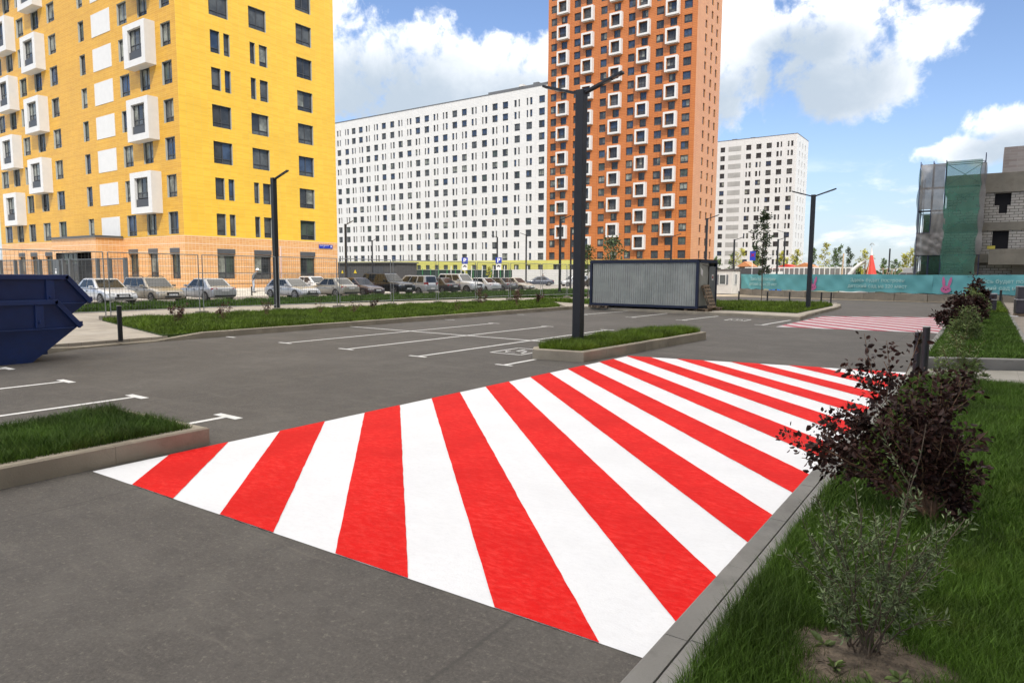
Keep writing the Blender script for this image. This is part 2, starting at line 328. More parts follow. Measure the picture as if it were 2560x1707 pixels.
# ------------------------------------------------------------------ mesh helpers
class MB:
    def __init__(s): s.v = []; s.f = []; s.m = []
    def face(s, pts, mi=0):
        n = len(s.v); s.v.extend([tuple(p) for p in pts]); s.f.append(tuple(range(n, n+len(pts)))); s.m.append(mi)
    def mesh(s, vs, fs, mi=0):
        n = len(s.v); s.v.extend([tuple(p) for p in vs]); s.f.extend([tuple(i+n for i in f) for f in fs]); s.m.extend([mi]*len(fs))
    def box(s, x0, x1, y0, y1, z0, z1, mi=0):
        s.mesh([(x0, y0, z0), (x1, y0, z0), (x1, y1, z0), (x0, y1, z0), (x0, y0, z1), (x1, y0, z1), (x1, y1, z1), (x0, y1, z1)],
               [(0, 3, 2, 1), (4, 5, 6, 7), (0, 1, 5, 4), (1, 2, 6, 5), (2, 3, 7, 6), (3, 0, 4, 7)], mi)
    def bar(s, p, q, wx, wy, mi=0, up=Vector((0, 0, 1))):
        p = Vector(p); q = Vector(q); d = (q-p).normalized()
        a = d.cross(up)
        if a.length < 1e-4: a = Vector((1, 0, 0))
        a.normalize(); b = a.cross(d).normalized(); a = a*wx/2; b = b*wy/2
        vs = [p-a-b, p+a-b, p+a+b, p-a+b, q-a-b, q+a-b, q+a+b, q-a+b]
        s.mesh(vs, [(0, 3, 2, 1), (4, 5, 6, 7), (0, 1, 5, 4), (1, 2, 6, 5), (2, 3, 7, 6), (3, 0, 4, 7)], mi)
    def tube(s, pts, rs, n=8, mi=0, cap=True):
        rings = []; base = len(s.v)
        pts = [Vector(p) for p in pts]
        if not hasattr(rs, '__len__'): rs = [rs]*len(pts)
        for i, p in enumerate(pts):
            d = (pts[min(i+1, len(pts)-1)]-pts[max(i-1, 0)]).normalized()
            a = d.cross(Vector((0, 0, 1)));
            if a.length < 1e-3: a = Vector((1, 0, 0))
            a.normalize(); b = d.cross(a).normalized()
            for k in range(n):
                t = 2*math.pi*k/n; s.v.append(tuple(p+(a*math.cos(t)+b*math.sin(t))*rs[i]))
        for i in range(len(pts)-1):
            for k in range(n):
                k2 = (k+1) % n; s.f.append((base+i*n+k, base+i*n+k2, base+(i+1)*n+k2, base+(i+1)*n+k)); s.m.append(mi)
        if cap:
            s.f.append(tuple(base+k for k in range(n))); s.m.append(mi)
            s.f.append(tuple(base+(len(pts)-1)*n+k for k in range(n-1, -1, -1))); s.m.append(mi)
    def prism(s, poly, z0, z1, mi=0, top_mi=None):
        n = len(poly); zz0 = z0 if hasattr(z0, '__len__') else [z0]*n; zz1 = z1 if hasattr(z1, '__len__') else [z1]*n
        base = len(s.v)
        s.v.extend([(p[0], p[1], z) for p, z in zip(poly, zz0)]); s.v.extend([(p[0], p[1], z) for p, z in zip(poly, zz1)])
        s.f.append(tuple(base+i for i in range(n-1, -1, -1))); s.m.append(mi)
        s.f.append(tuple(base+n+i for i in range(n))); s.m.append(mi if top_mi is None else top_mi)
        for i in range(n):
            j = (i+1) % n; s.f.append((base+i, base+j, base+n+j, base+n+i)); s.m.append(mi)
    def build(s, name, mats, parent=None, world=False, smooth=False, loc=None, bevel=0.):
        me = bpy.data.meshes.new(name)
        v = s.v
        if parent is not None and world: L = parent.location; v = [(p[0]-L.x, p[1]-L.y, p[2]-L.z) for p in v]
        if loc is not None: v = [(p[0]-loc[0], p[1]-loc[1], p[2]-loc[2]) for p in v]
        me.from_pydata(v, [], s.f)
        if not isinstance(mats, (list, tuple)): mats = [mats]
        for m in mats: me.materials.append(m)
        if len(mats) > 1: me.polygons.foreach_set('material_index', s.m)
        if smooth: me.polygons.foreach_set('use_smooth', [True]*len(s.f))
        me.update()
        o = bpy.data.objects.new(name, me); COL.objects.link(o)
        if parent is not None: o.parent = parent
        if loc is not None: o.location = loc
        if bevel > 0:
            bm = o.modifiers.new('bevel', 'BEVEL'); bm.width = bevel; bm.segments = 2; bm.limit_method = 'ANGLE'
        return o

def tag(o, label=None, cat=None, group=None, kind=None):
    if label: o['label'] = label
    if cat: o['category'] = cat
    if group: o['group'] = group
    if kind: o['kind'] = kind
    return o
def thing(name, label, cat, loc=(0, 0, 0), rz=0., group=None):
    o = bpy.data.objects.new(name, None); COL.objects.link(o); o.location = loc; o.rotation_euler = (0, 0, rz); o.empty_display_size = .3
    return tag(o, label, cat, group)
def struct(name, mb, mats, **kw): return tag(mb.build(name, mats, **kw), kind='structure')
def np_mesh(name, verts, loops, starts, totals, mats, parent=None, mi=None):
    me = bpy.data.meshes.new(name)
    me.vertices.add(len(verts)); me.vertices.foreach_set('co', np.ascontiguousarray(verts, dtype=np.float32).ravel())
    me.loops.add(len(loops)); me.loops.foreach_set('vertex_index', loops.astype(np.int32))
    me.polygons.add(len(starts)); me.polygons.foreach_set('loop_start', starts.astype(np.int32)); me.polygons.foreach_set('loop_total', totals.astype(np.int32))
    for m in (mats if isinstance(mats, (list, tuple)) else [mats]): me.materials.append(m)
    if mi is not None: me.polygons.foreach_set('material_index', mi.astype(np.int32))
    me.update(calc_edges=True); me.validate()
    o = bpy.data.objects.new(name, me); COL.objects.link(o)
    if parent is not None: o.parent = parent
    return o

def in_poly(x, y, poly):
    c = np.zeros(len(x), bool); n = len(poly)
    for i in range(n):
        x1, y1 = poly[i]; x2, y2 = poly[(i+1) % n]
        t = ((y1 > y) != (y2 > y)) & (x < (x2-x1)*(y-y1)/(y2-y1+1e-12)+x1); c ^= t
    return c
def blades(name, polys, z, mtl, seed=1, clump=.5, zf=None, holes=()):
    """grass as real blades. polys: list of (polygon, count, height, width)"""
    rg = np.random.default_rng(seed); V = []; 
    for poly, n, h, wd in polys:
        a = np.array(poly); mn = a.min(0); mx = a.max(0); X = np.empty(0); Y = np.empty(0)
        while len(X) < n:
            x = rg.uniform(mn[0], mx[0], n); y = rg.uniform(mn[1], mx[1], n); k = in_poly(x, y, poly)
            for (hx, hy, hr) in holes:
                k &= ((x-hx)**2+(y-hy)**2) > (hr*(1+.25*np.sin(5*np.arctan2(y-hy, x-hx))+.12*rg.standard_normal(n)))**2
            X = np.r_[X, x[k]]; Y = np.r_[Y, y[k]]
        X = X[:n]; Y = Y[:n]
        wave = np.sin(X*2.3+Y*1.1)*np.sin(Y*1.9-X*.7)+.6*np.sin(X*5.1+1)*np.sin(Y*4.3)
        H = h*(1+.35*rg.standard_normal(n).clip(-1.6, 2))*(1+.22*wave*clump*2)
        th = rg.uniform(0, 2*np.pi, n); lean = (rg.uniform(.15, .85, n))*H; la = rg.uniform(0, 2*np.pi, n)
        zz = z if zf is None else zf(X, Y)
        ax = np.cos(th)*wd/2; ay = np.sin(th)*wd/2; lx = np.cos(la)*lean; ly = np.sin(la)*lean
        P = np.empty((n, 5, 3))
        P[:, 0] = np.stack([X-ax, Y-ay, zz+0*X], 1); P[:, 1] = np.stack([X+ax, Y+ay, zz+0*X], 1)
        P[:, 2] = np.stack([X+ax*.8+lx*.3, Y+ay*.8+ly*.3, zz+H*.55], 1); P[:, 3] = np.stack([X-ax*.8+lx*.3, Y-ay*.8+ly*.3, zz+H*.55], 1)
        P[:, 4] = np.stack([X+lx, Y+ly, zz+H*.95], 1); V.append(P.reshape(-1, 3))
    V = np.concatenate(V); N = len(V)//5; b = np.arange(N)*5
    loops = np.stack([b, b+1, b+2, b+3, b+3, b+2, b+4], 1).ravel()
    st = np.stack([np.arange(N)*7, np.arange(N)*7+4], 1).ravel(); tt = np.tile([4, 3], N)
    return np_mesh(name, V, loops, st, tt, mtl)
def leaves(name, pts, size, mtl, parent=None, seed=0, aspect=.55, droop=.2, dirs=None, sv=.35):
    """one small pointed leaf per point"""
    rg = np.random.default_rng(seed); pts = np.asarray(pts, float); n = len(pts)
    d = rg.standard_normal((n, 3)) if dirs is None else np.asarray(dirs, float)+.45*rg.standard_normal((n, 3))
    d[:, 2] -= droop; d /= np.linalg.norm(d, axis=1)[:, None]
    u = rg.standard_normal((n, 3)); s = np.cross(d, u); s /= np.linalg.norm(s, axis=1)[:, None]
    nr = np.cross(d, s)
    L = size*(1+sv*rg.standard_normal(n).clip(-1.8, 2)); L = L[:, None]; W = L*aspect/2
    P = np.empty((n, 6, 3)); fold = nr*L*.12
    P[:, 0] = pts; P[:, 1] = pts+d*L*.35+s*W+fold; P[:, 2] = pts+d*L*.75+s*W*.7+fold; P[:, 3] = pts+d*L
    P[:, 4] = pts+d*L*.75-s*W*.7+fold; P[:, 5] = pts+d*L*.35-s*W+fold
    V = P.reshape(-1, 3); b = np.arange(n)*6
    loops = np.stack([b, b+1, b+2, b+3, b, b+3, b+4, b+5], 1).ravel()
    st = np.stack([np.arange(n)*8, np.arange(n)*8+4], 1).ravel(); tt = np.tile([4, 4], n)
    return np_mesh(name, V, loops, st, tt, mtl, parent)

def clip(poly, a, b, c):       # keep a*x+b*y <= c
    out = []
    for i in range(len(poly)):
        p = poly[i]; q = poly[(i+1) % len(poly)]; fp = a*p[0]+b*p[1]-c; fq = a*q[0]+b*q[1]-c
        if fp <= 0: out.append(p)
        if fp*fq < 0: t = fp/(fp-fq); out.append((p[0]+(q[0]-p[0])*t, p[1]+(q[1]-p[1])*t))
    return out
def rough_edges(poly, step=.12, amp=.006, rg=random.Random(3)):
    out = []
    for i in range(len(poly)):
        p = Vector(poly[i]); q = Vector(poly[(i+1) % len(poly)]); L = (q-p).length; n = max(1, int(L/step)); nrm = Vector((-(q-p).y, (q-p).x)); nrm = nrm/(nrm.length+1e-9)
        for k in range(n):
            t = k/n; j = 0 if k == 0 else rg.gauss(0, amp)
            out.append(tuple(p+(q-p)*t+nrm*j))
    return out

# ================================================================== SETTING
g = MB(); g.face([(-3500, -3500, -.06), (3500, -3500, -.06), (3500, 5000, -.06), (-3500, 5000, -.06)]); struct('ground', g, M_GROUND)
g = MB(); g.face([(-19.2, -70, 0), (11, -70, 0), (11, 60.2, 0), (-8, 62.0, 0), (-13.4, 62.3, 0), (-26, 60, 0), (-26, 47.5, 0), (-19.2, 34, 0)]); struct('asphalt_road', g, M_ASPH)
# big crossing
Z = [(-7.07, 2.92), (-1.2, 3.07), (-1.2, 15.72), (-3.9, 15.32), (-6.98, 14.80)]
def crossing(Z, c0, dc, n, zb, mw, mr, nm, first_red=True, amp=.0016):
    m = MB(); m.face([(x, y, zb) for x, y in rough_edges(Z, .2, amp*.7)]); struct('white_crossing_paint', m, mw)
    m = MB()
    for k in range(0, n, 2):
        p = clip(clip(Z, 1, 1, c0+dc*(k+1)), -1, -1, -(c0+dc*k))
        if len(p) > 2: m.face([(x, y, zb+.004) for x, y in rough_edges(p, .12, amp)])
    struct(nm, m, mr)
crossing(Z, -3.39, .697, 30, .004, M_WHITE, M_RED, 'red_crossing_stripes')
Z2 = [(-6.50, 26.75), (-1.2, 27.35), (-1.2, 38.2), (-6.4, 35.2)]
crossing(Z2, 21.1, .697, 30, .004, M_WHITE_OLD, M_RED_OLD, 'faded_red_crossing_stripes', amp=.012)
# parking lines
m = MB()
def line(p, q, wd=.10, z=.004):
    p = Vector(p).to_2d() if len(p) > 2 else Vector(p); q = Vector(q); d = (q-p).normalized(); n = Vector((-d.y, d.x))*wd/2
    m.face([(p.x-n.x, p.y-n.y, z), (q.x-n.x, q.y-n.y, z), (q.x+n.x, q.y+n.y, z), (p.x+n.x, p.y+n.y, z)])
for X in (-15.91, -13.41, -10.91):
    line((X, 11.72), (X, 21.34)); line((X-.27, 11.66), (X+.27, 11.66), .10, .006); line((X-.27, 21.40), (X+.27, 21.40), .10, .006)
line((-8.40, 11.72), (-8.40, 12.9)); line((-8.62, 11.66), (-8.18, 11.66), .10, .006)
line((-19.1, 16.75), (-9.3, 16.45), .10, .006)
line((-18.9, 11.75), (-18.45, 11.75)); line((-18.9, 21.9), (-18.4, 21.95))
for X in (-16.05, -13.36, -10.83, -8.35):
    line((X, 5.13), (X, .2)); line((X-.26, 5.17), (X+.26, 5.17), .12, .006)
for X, X2, y0, y1 in ((-16.0, -15.72, 28.8, 33.2), (-13.27, -13.2, 28.4, 32.5), (-10.72, -10.43, 28.05, 32.0), (-7.2, -6.97, 27.4, 31.2)):
    line((X, y0), (X2, y1)); line((X-.27, y0-.02), (X+.27, y0-.05), .10, .006)
line((-18.6, 26.9), (-18.2, 26.95))
def disabled(cx, cy, s=1., rot=0.):     # wheelchair box symbol painted on a bay
    def T(x, y): c, sn = math.cos(rot), math.sin(rot); return (cx+(x*c-y*sn)*s, cy+(x*sn+y*c)*s)
    for a, b in (((-.55, -.75), (.55, -.75)), ((.55, -.75), (.55, .75)), ((.55, .75), (-.55, .75)), ((-.55, .75), (-.55, -.75))): line(T(*a), T(*b), .08*s, .005)
    for a, b in (((-.1, .45), (-.1, .0)), ((-.1, .0), (.25, .0)), ((.25, .0), (.35, -.4)), ((-.1, .2), (.15, .2))): line(T(*a), T(*b), .07*s, .007)
    pts = [T(-.05+.27*math.cos(t), -.2+.27*math.sin(t)) for t in [2.6+i*.7 for i in range(5)]]
    for a, b in zip(pts, pts[1:]): line(a, b, .05*s, .009)
disabled(-9.6, 14.0, .82, 0); disabled(-10.1, 19.0, .82, 0); disabled(-9.7, 2.7, .9, 0); disabled(-8.85, 29.8, .75, 0)
struct('parking_bay_lines', m, M_LINE)

def kerb(path, wd, h, mtl, z0=0., side=1, seg=1.0, hs=None, name='kerb'):
    """kerb stones along a path; `side` tells on which side of the path the stone lies"""
    mb = MB(); pts = [Vector(p) for p in path]; hs = hs or [h]*len(pts)
    nor = []
    for i in range(len(pts)):
        d1 = (pts[i]-pts[i-1]).normalized() if i else (pts[1]-pts[0]).normalized()
        d2 = (pts[i+1]-pts[i]).normalized() if i < len(pts)-1 else d1
        n1 = Vector((-d1.y, d1.x))*side; n2 = Vector((-d2.y, d2.x))*side; nn = (n1+n2); nn = nn/(nn.length**2)*2; nor.append(nn)
    ch = .018; prof = [(0, z0-.08), (0, -ch), (ch, 0), (wd-.004, 0), (wd, z0-.08)]
    for i in range(len(pts)-1):
        L = (pts[i+1]-pts[i]).length; n = max(1, round(L/seg)); gap = .003/max(L, .01)
        for k in range(n):
            t0 = k/n+(gap if k else 0); t1 = (k+1)/n-(gap if k < n-1 else 0); ring = []
            dz = random.gauss(0, .002)
            for t in (t0, t1):
                p = pts[i].lerp(pts[i+1], t); nn = nor[i].lerp(nor[i+1], t); hh = hs[i]+(hs[i+1]-hs[i])*t+dz
                ring.append([(p.x+nn.x*a, p.y+nn.y*a, (b if j in (0, 4) else z0+hh+b)) for j, (a, b) in enumerate(prof)])
            vs = ring[0]+ring[1]; c = len(prof)
            mb.mesh(vs, [(j, j+1, c+j+1, c+j) for j in range(c-1)]+[tuple(range(c))]+[tuple(range(2*c-1, c-1, -1))], 0)
        
    return struct(name, mb, mtl)
# left traffic island
IL = [(-7.15, -12), (-7.15, 4.19), (-9.15, 4.12), (-9.15, -12)]
kerb(IL, .16, .20, M_KERB, side=1)
g = MB(); g.prism([(-7.31, -12), (-7.31, 4.04), (-8.99, 3.97), (-8.99, -12)], -.05, .17); struct('island_soil', g, M_TURF)
tag(blades('grass', [([(-7.25, 1.2), (-7.25, 4.05), (-9.05, 4.0), (-9.05, 1.2)], 60000, .105, .006), ([(-7.25, -8), (-7.25, 1.2), (-9.05, 1.2), (-9.05, -8)], 12000, .13, .012)], .16, M_BLADE_D, 2), kind='stuff')
# main traffic island
IM = [(-8.75, 13.35), (-8.50, 12.93), (-7.27, 13.13), (-6.90, 20.08), (-7.35, 20.35), (-8.80, 20.2), (-8.75, 13.35)]
kerb(IM, .15, .235, M_KERB, side=1, seg=.95)
inner = [(-8.61, 13.4), (-8.43, 13.12), (-7.40, 13.28), (-7.06, 20.0), (-7.4, 20.18), (-8.64, 20.05)]
g = MB(); g.prism(inner, -.05, .20); struct('island_soil', g, M_TURF)
tag(blades('grass', [(inner, 42000, .155, .010)], .19, M_BLADE, 3), kind='stuff')
# right-hand strip beside the camera
kerb([(-1.26, -6), (-1.26, 14.35)], .135, .12, mat('dark_kerb_concrete', (.175, .17, .16), .85, var=.14, scale=1.6, bump=.3, bscale=90, mott=((.09, .085, .08), 4., .5, .7, .45)), side=-1, seg=1.0)
kerb([(-1.1245, -6), (-1.1245, 14.35)], .135, .126, M_KERB_G, side=-1, seg=1.0, name='inner_kerb')
LAWN = [(-1.0, -6), (-1.0, 14.2), (4.5, 14.6), (4.5, -6)]
g = MB(); g.prism(LAWN, -.05, .115); struct('lawn_soil', g, M_TURF)
HOLE = ((-.35, 3.44, .31),)
tag(blades('grass', [([(-1.03, .9), (-1.03, 5.2), (.75, 5.2), (.75, .9)], 135000, .082, .0036), ([(-1.03, 5.2), (-1.03, 14.2), (1.0, 14.3), (1.0, 5.2)], 105000, .085, .0060),
                     ([(1.0, .9), (1.0, 14.3), (3.5, 14.4), (3.5, .9)], 24000, .12, .013), ([(-1.02, -5), (-1.02, .9), (3, .9), (3, -5)], 16000, .12, .014)], .11, M_BLADE_D, 4, holes=HOLE), kind='stuff')
g = MB(); cxh, cyh, rh = HOLE[0]
rgs = random.Random(5); ring = [(cxh+rh*1.25*math.cos(t)*(1+.1*rgs.random()), cyh+rh*1.25*math.sin(t)*(1+.1*rgs.random())) for t in [i*2*math.pi/22 for i in range(22)]]
for i in range(22):
    a = ring[i]; b = ring[(i+1) % 22]
    g.face([(cxh, cyh, .150), (cxh+(a[0]-cxh)*.6, cyh+(a[1]-cyh)*.6, .140+.012*rgs.random()), (cxh+(b[0]-cxh)*.6, cyh+(b[1]-cyh)*.6, .145)])
    g.face([(cxh+(a[0]-cxh)*.6, cyh+(a[1]-cyh)*.6, .143), (a[0], a[1], .118), (b[0], b[1], .118), (cxh+(b[0]-cxh)*.6, cyh+(b[1]-cyh)*.6, .145)])
struct('planting_soil', g, M_SOIL)
g = MB()
for i in range(1500):
    t = rgs.uniform(0, 6.28); rr = rh*1.15*math.sqrt(rgs.random()); x = cxh+rr*math.cos(t); y = cyh+rr*math.sin(t); s_ = rgs.choice([.004, .006, .009, .015, .02])*rgs.uniform(.7, 1.3); zc = .148-.02*(rr/rh)
    v = [(x+s_*rgs.uniform(.6, 1.2)*a, y+s_*rgs.uniform(.6, 1.2)*b, zc+s_*c*.7) for a, b, c in ((1, 0, 0), (0, 1, 0), (-1, 0, 0), (0, -1, 0), (0, 0, 1), (0, 0, -1))]
    g.mesh(v, [(0, 1, 4), (1, 2, 4), (2, 3, 4), (3, 0, 4), (1, 0, 5), (2, 1, 5), (3, 2, 5), (0, 3, 5)])
tag(g.build('soil_crumbs', M_SOIL), kind='stuff')
# paved gap and the next strip
g = MB(); g.prism([(-1.22, 14.36), (11, 15.1), (11, 18.6), (1.3, 17.5), (-.95, 16.35), (-1.22, 16.35)], -.05, .035); struct('paved_path', g, M_PLANK)
kerb([(-1.22, 39.6), (-1.14, 16.4)], .17, .22, M_KERB_G, side=1, seg=1.2)
kerb([(-1.14, 16.45), (.98, 17.45)], .16, .26, M_KERB_G, side=1, seg=1.1)
g = MB(); LAWN2 = [(-.98, 16.75), (.86, 17.7), (.84, 39.0), (-1.02, 39.4)]; g.prism(LAWN2, -.05, .20); struct('lawn_soil', g, M_TURF)
tag(blades('grass', [(LAWN2, 75000, .10, .014)], .19, M_BLADE_D, 5), kind='stuff')
kerb([(.84, 39.2), (.86, 17.6)], .14, .22, M_KERB_G, side=1, seg=1.5)
g = MB(); g.prism([(1.0, 17.5), (11, 18.6), (11, 60), (1.0, 60)], -.05, .16); struct('paved_path', g, M_WALK2)
g = MB(); LAWN3 = [(-.9, 40.2), (.9, 40.2), (.75, 56.8), (-.7, 56.8)]; g.prism(LAWN3, -.05, .16); struct('lawn_soil', g, M_TURF)
tag(blades('grass', [(LAWN3, 20000, .13, .025)], .16, M_BLADE, 6), kind='stuff')
# left side: kerb, lawn, walk, rough grass, car park, plaza
KL = [(-18.1, -30), (-18.1, 6.3), (-18.75, 7.6), (-18.95, 9.7), (-19.0, 11.1), (-18.95, 31.9), (-18.75, 33.4)]
kerb(KL, .17, .18, M_KERB, side=1, hs=[.17, .17, .05, .05, .18, .18, .18])
g = MB(); g.prism([(-19.1, 7.3), (-19.1, 10.05), (-27.0, 11.8), (-26.6, 17), (-26.4, 29), (-25.2, 36.6), (-23.8, 38.6), (-18.85, 32.3), (-18.6, 33.6), (-11.0, 32.6), (-6.75, 31.7),
                   (-7.2, 45), (-8.2, 49.5), (-14, 48.5), (-26, 48), (-33, 48), (-33.2, 20.5), (-33, 10), (-33, 6), (-19.1, 6.2)], -.05, .13); struct('sidewalk', g, M_WALK)
g = MB(); LL = [(-19.15, 9.95), (-19.13, 31.8), (-23.9, 38.3), (-25.3, 36.4), (-26.5, 29), (-26.8, 17), (-26.95, 11.75)]; g.prism(LL, -.05, .165); struct('lawn_soil', g, M_TURF)
tag(blades('grass', [(LL, 190000, .115, .017)], .16, M_BLADE, 7, clump=.8), kind='stuff')
g = MB(); LS = [(-18.3, -12), (-18.3, 6.2), (-19.2, 7.15), (-30, 6.8), (-30, -12)]; g.prism(LS, -.05, .155); struct('lawn_soil', g, M_TURF)
tag(blades('grass', [([(-18.3, 3), (-18.3, 6.2), (-19.2, 7.15), (-30, 6.8), (-30, 3)], 20000, .13, .02)], .15, M_BLADE, 8), kind='stuff')
g = MB(); LR = [(-33, -12), (-33, 13), (-33.1, 20.5), (-31.0, 33.5), (-30.2, 41), (-27.6, 45.6), (-26, 49), (-32, 60), (-39.5, 70), (-38.9, 45), (-38.6, 27), (-38.5, -12)]; g.prism(LR, -.05, .14); struct('lawn_soil', g, M_TURF)
tag(blades('grass', [([(-33, 8), (-33, 13), (-33.1, 20.5), (-31.0, 33.5), (-30.2, 41), (-27.6, 45.6), (-26, 49), (-32, 60), (-39.5, 70), (-38.9, 45), (-38.5, 8)], 150000, .17, .03)], .13, M_BLADE_R, 9, clump=1.2), kind='stuff')
g = MB(); LC = [(-19.5, 39.6), (-12.6, 38.0), (-13.5, 45.5), (-25, 45.6), (-24.6, 41.5)]; g.prism(LC, -.05, .16)
LK = [(-18.0, 35.6), (-11.4, 35.0), (-7.45, 34.6), (-7.55, 44.3), (-8.3, 47.2), (-13.0, 45.9), (-18.0, 45.0)]; g.prism(LK, -.05, .165); LQ = [(-26, 39.5), (-19.5, 36.2), (-18.6, 37.8), (-24.6, 41.2)]; g.prism(LQ, -.05, .164); struct('lawn_soil', g, M_TURF)
tag(blades('grass', [(LK, 42000, .13, .024), (LQ, 9000, .13, .024)], .16, M_BLADE, 10, clump=1.), kind='stuff')
kerb([(-18.75, 33.5), (-13.8, 32.95), (-9.3, 32.2), (-6.62, 31.35), (-6.9, 35), (-7.05, 43.2), (-7.6, 47.5), (-9.5, 50.2)], .17, .15, M_KERB, side=1)
g = MB(); g.face([(-38, -14, .12), (-38, 74, .12), (-47.2, 74, .12), (-47.2, -14, .12)]); g.face([(-38, 74, .12), (-30, 60, .12), (-28, 100, .12), (-75, 100, .12), (-75, 60, .12), (-47.2, 60, .12), (-47.2, 74, .12)]); struct('car_park', g, M_LOT)
g = MB(); g.face([(-47.2, -14, .125), (-47.2, 60, .125), (-50.6, 60, .62), (-50.6, -14, .62)]); g.face([(-50.6, -14, .62), (-50.6, 60, .62), (-120, 60, .62), (-120, -14, .62)]); struct('plaza_paving', g, M_PLAZA)
g = MB(); g.face([(-28, 62.2, .02), (12, 57, .02), (12, 61.5, .03), (-8, 64, .03), (-28, 72, .03)]); struct('sandy_verge', g, mat('sand', (.30, .245, .18), .95, var=.2, scale=.5))

# ================================================================== BUILDINGS
def FM(axis, const):
    if axis == 'X': return lambda a, z, d=0.: (a, const+d, z)        # facade faces -Y
    return lambda a, z, d=0.: (const-d, a, z)                        # facade faces +X
def facade(mb, P, a0, a1, z0, z1, ops, depth, mi=0, rmi=1):
    ops = [o for o in ops if o[0] > a0-1e-6 and o[1] < a1+1e-6 and o[2] > z0-1e-6 and o[3] < z1+1e-6]
    A = sorted(set([round(a0, 3), round(a1, 3)]+[round(v, 3) for o in ops for v in o[:2]])); Zs = sorted(set([round(z0, 3), round(z1, 3)]+[round(v, 3) for o in ops for v in o[2:4]]))
    ai = {v: i for i, v in enumerate(A)}; zi = {v: i for i, v in enumerate(Zs)}
    hole = np.zeros((len(A), len(Zs)), bool)
    for o in ops: hole[ai[round(o[0], 3)]:ai[round(o[1], 3)], zi[round(o[2], 3)]:zi[round(o[3], 3)]] = True
    for i in range(len(A)-1):
        j = 0
        while j < len(Zs)-1:
            if hole[i, j]: j += 1; continue
            k = j
            while k < len(Zs)-1 and not hole[i, k]: k += 1
            mb.face([P(A[i], Zs[j]), P(A[i+1], Zs[j]), P(A[i+1], Zs[k]), P(A[i], Zs[k])], mi); j = k
    for o in ops:
        b0, b1, c0, c1 = o[:4]
        mb.face([P(b0, c0), P(b0, c1), P(b0, c1, depth), P(b0, c0, depth)], rmi); mb.face([P(b1, c0), P(b1, c0, depth), P(b1, c1, depth), P(b1, c1)], rmi)
        mb.face([P(b0, c0), P(b0, c0, depth), P(b1, c0, depth), P(b1, c0)], rmi); mb.face([P(b0, c1), P(b1, c1), P(b1, c1, depth), P(b0, c1, depth)], rmi)
def slab_on(mb, P, a0, a1, z0, z1, d0, d1, mi=0):
    vs = [P(a0, z0, d0), P(a1, z0, d0), P(a1, z1, d0), P(a0, z1, d0), P(a0, z0, d1), P(a1, z0, d1), P(a1, z1, d1), P(a0, z1, d1)]
    mb.mesh(vs, [(0, 1, 2, 3), (5, 4, 7, 6), (0, 4, 5, 1), (3, 2, 6, 7), (0, 3, 7, 4), (1, 5, 6, 2)], mi)
wr = random.Random(11)
def win_geo(F, Gm, P, a0, a1, z0, z1, d, gi, fr=.07, muls=1, low=.42, open_=False):
    """frame bars and panes of one window, set d metres back"""
    for (p, q, r_, s_) in ((a0, a1, z0, z0+fr), (a0, a1, z1-fr, z1), (a0, a0+fr, z0+fr, z1-fr), (a1-fr, a1, z0+fr, z1-fr)): slab_on(F, P, p, q, r_, s_, d-.06, d+.02)
    if low: slab_on(F, P, a0+fr, a1-fr, z0+low-.03, z0+low+.03, d-.055, d+.015)
    for k in range(muls):
        c = a0+(a1-a0)*(k+1)/(muls+1); slab_on(F, P, c-.035, c+.035, z0+fr, z1-fr, d-.05, d+.01)
    gg = gi
    zc = z0+low if low else z0
    n = muls+1
    for k in range(n):
        u0 = a0+(a1-a0)*k/n; u1 = a0+(a1-a0)*(k+1)/n
        dt = wr.gauss(0, .006)
        Gm.face([P(u0, zc, d-.01), P(u1, zc, d-.01+dt), P(u1, z1, d-.01+dt), P(u0, z1, d-.01)], gg if wr.random() < .75 else wr.choice([0, 0, 3, 2]))
    if low: Gm.face([P(a0, z0, d-.012), P(a1, z0, d-.012), P(a1, zc, d-.012), P(a0, zc, d-.012)], wr.choice([0, 3, 3]))
def dist_key(P, o):
    p = Vector(P((o[0]+o[1])/2, (o[2]+o[3])/2)); v = p-Vector((0, 0, CAM_H)); zz = v.dot(fw)
    if zz <= 0: return 0
    x = FPX*v.dot(rt2)/zz; y = FPX*v.dot(up2)/zz
    vis = abs(x) < 1290 and -860 < y < 860
    return ((o[1]-o[0])*(o[3]-o[2])/zz**2)*(1 if vis else 1e-4)
def place_windows(root, wins, fmat, limit=100, low=.42, glassf=None, fr=.07):
    """wins: (P, a0,a1,z0,z1,depth,mullions)"""
    wins = sorted(wins, key=lambda q: -dist_key(q[0], q[1:5])); rest = MB(); restg = MB()
    for i, (P, a0, a1, z0, z1, d, mu) in enumerate(wins):
        gi = glassf(a0, z0) if glassf else wr.choice([0, 1, 2, 3])
        if i < limit:
            F = MB(); Gm = MB(); win_geo(F, Gm, P, a0, a1, z0, z1, d, gi, fr, mu, low)
            o = F.build('window', fmat, root, world=True); q = Gm.build('pane', GL, root, world=True); q.parent = o
        else: win_geo(rest, restg, P, a0, a1, z0, z1, d, gi, fr, mu, low)
    if rest.f:
        o = rest.build('window', fmat, root, world=True); o['kind'] = 'stuff'
        q = restg.build('pane', GL, root, world=True); q.parent = o; q['kind'] = 'stuff'

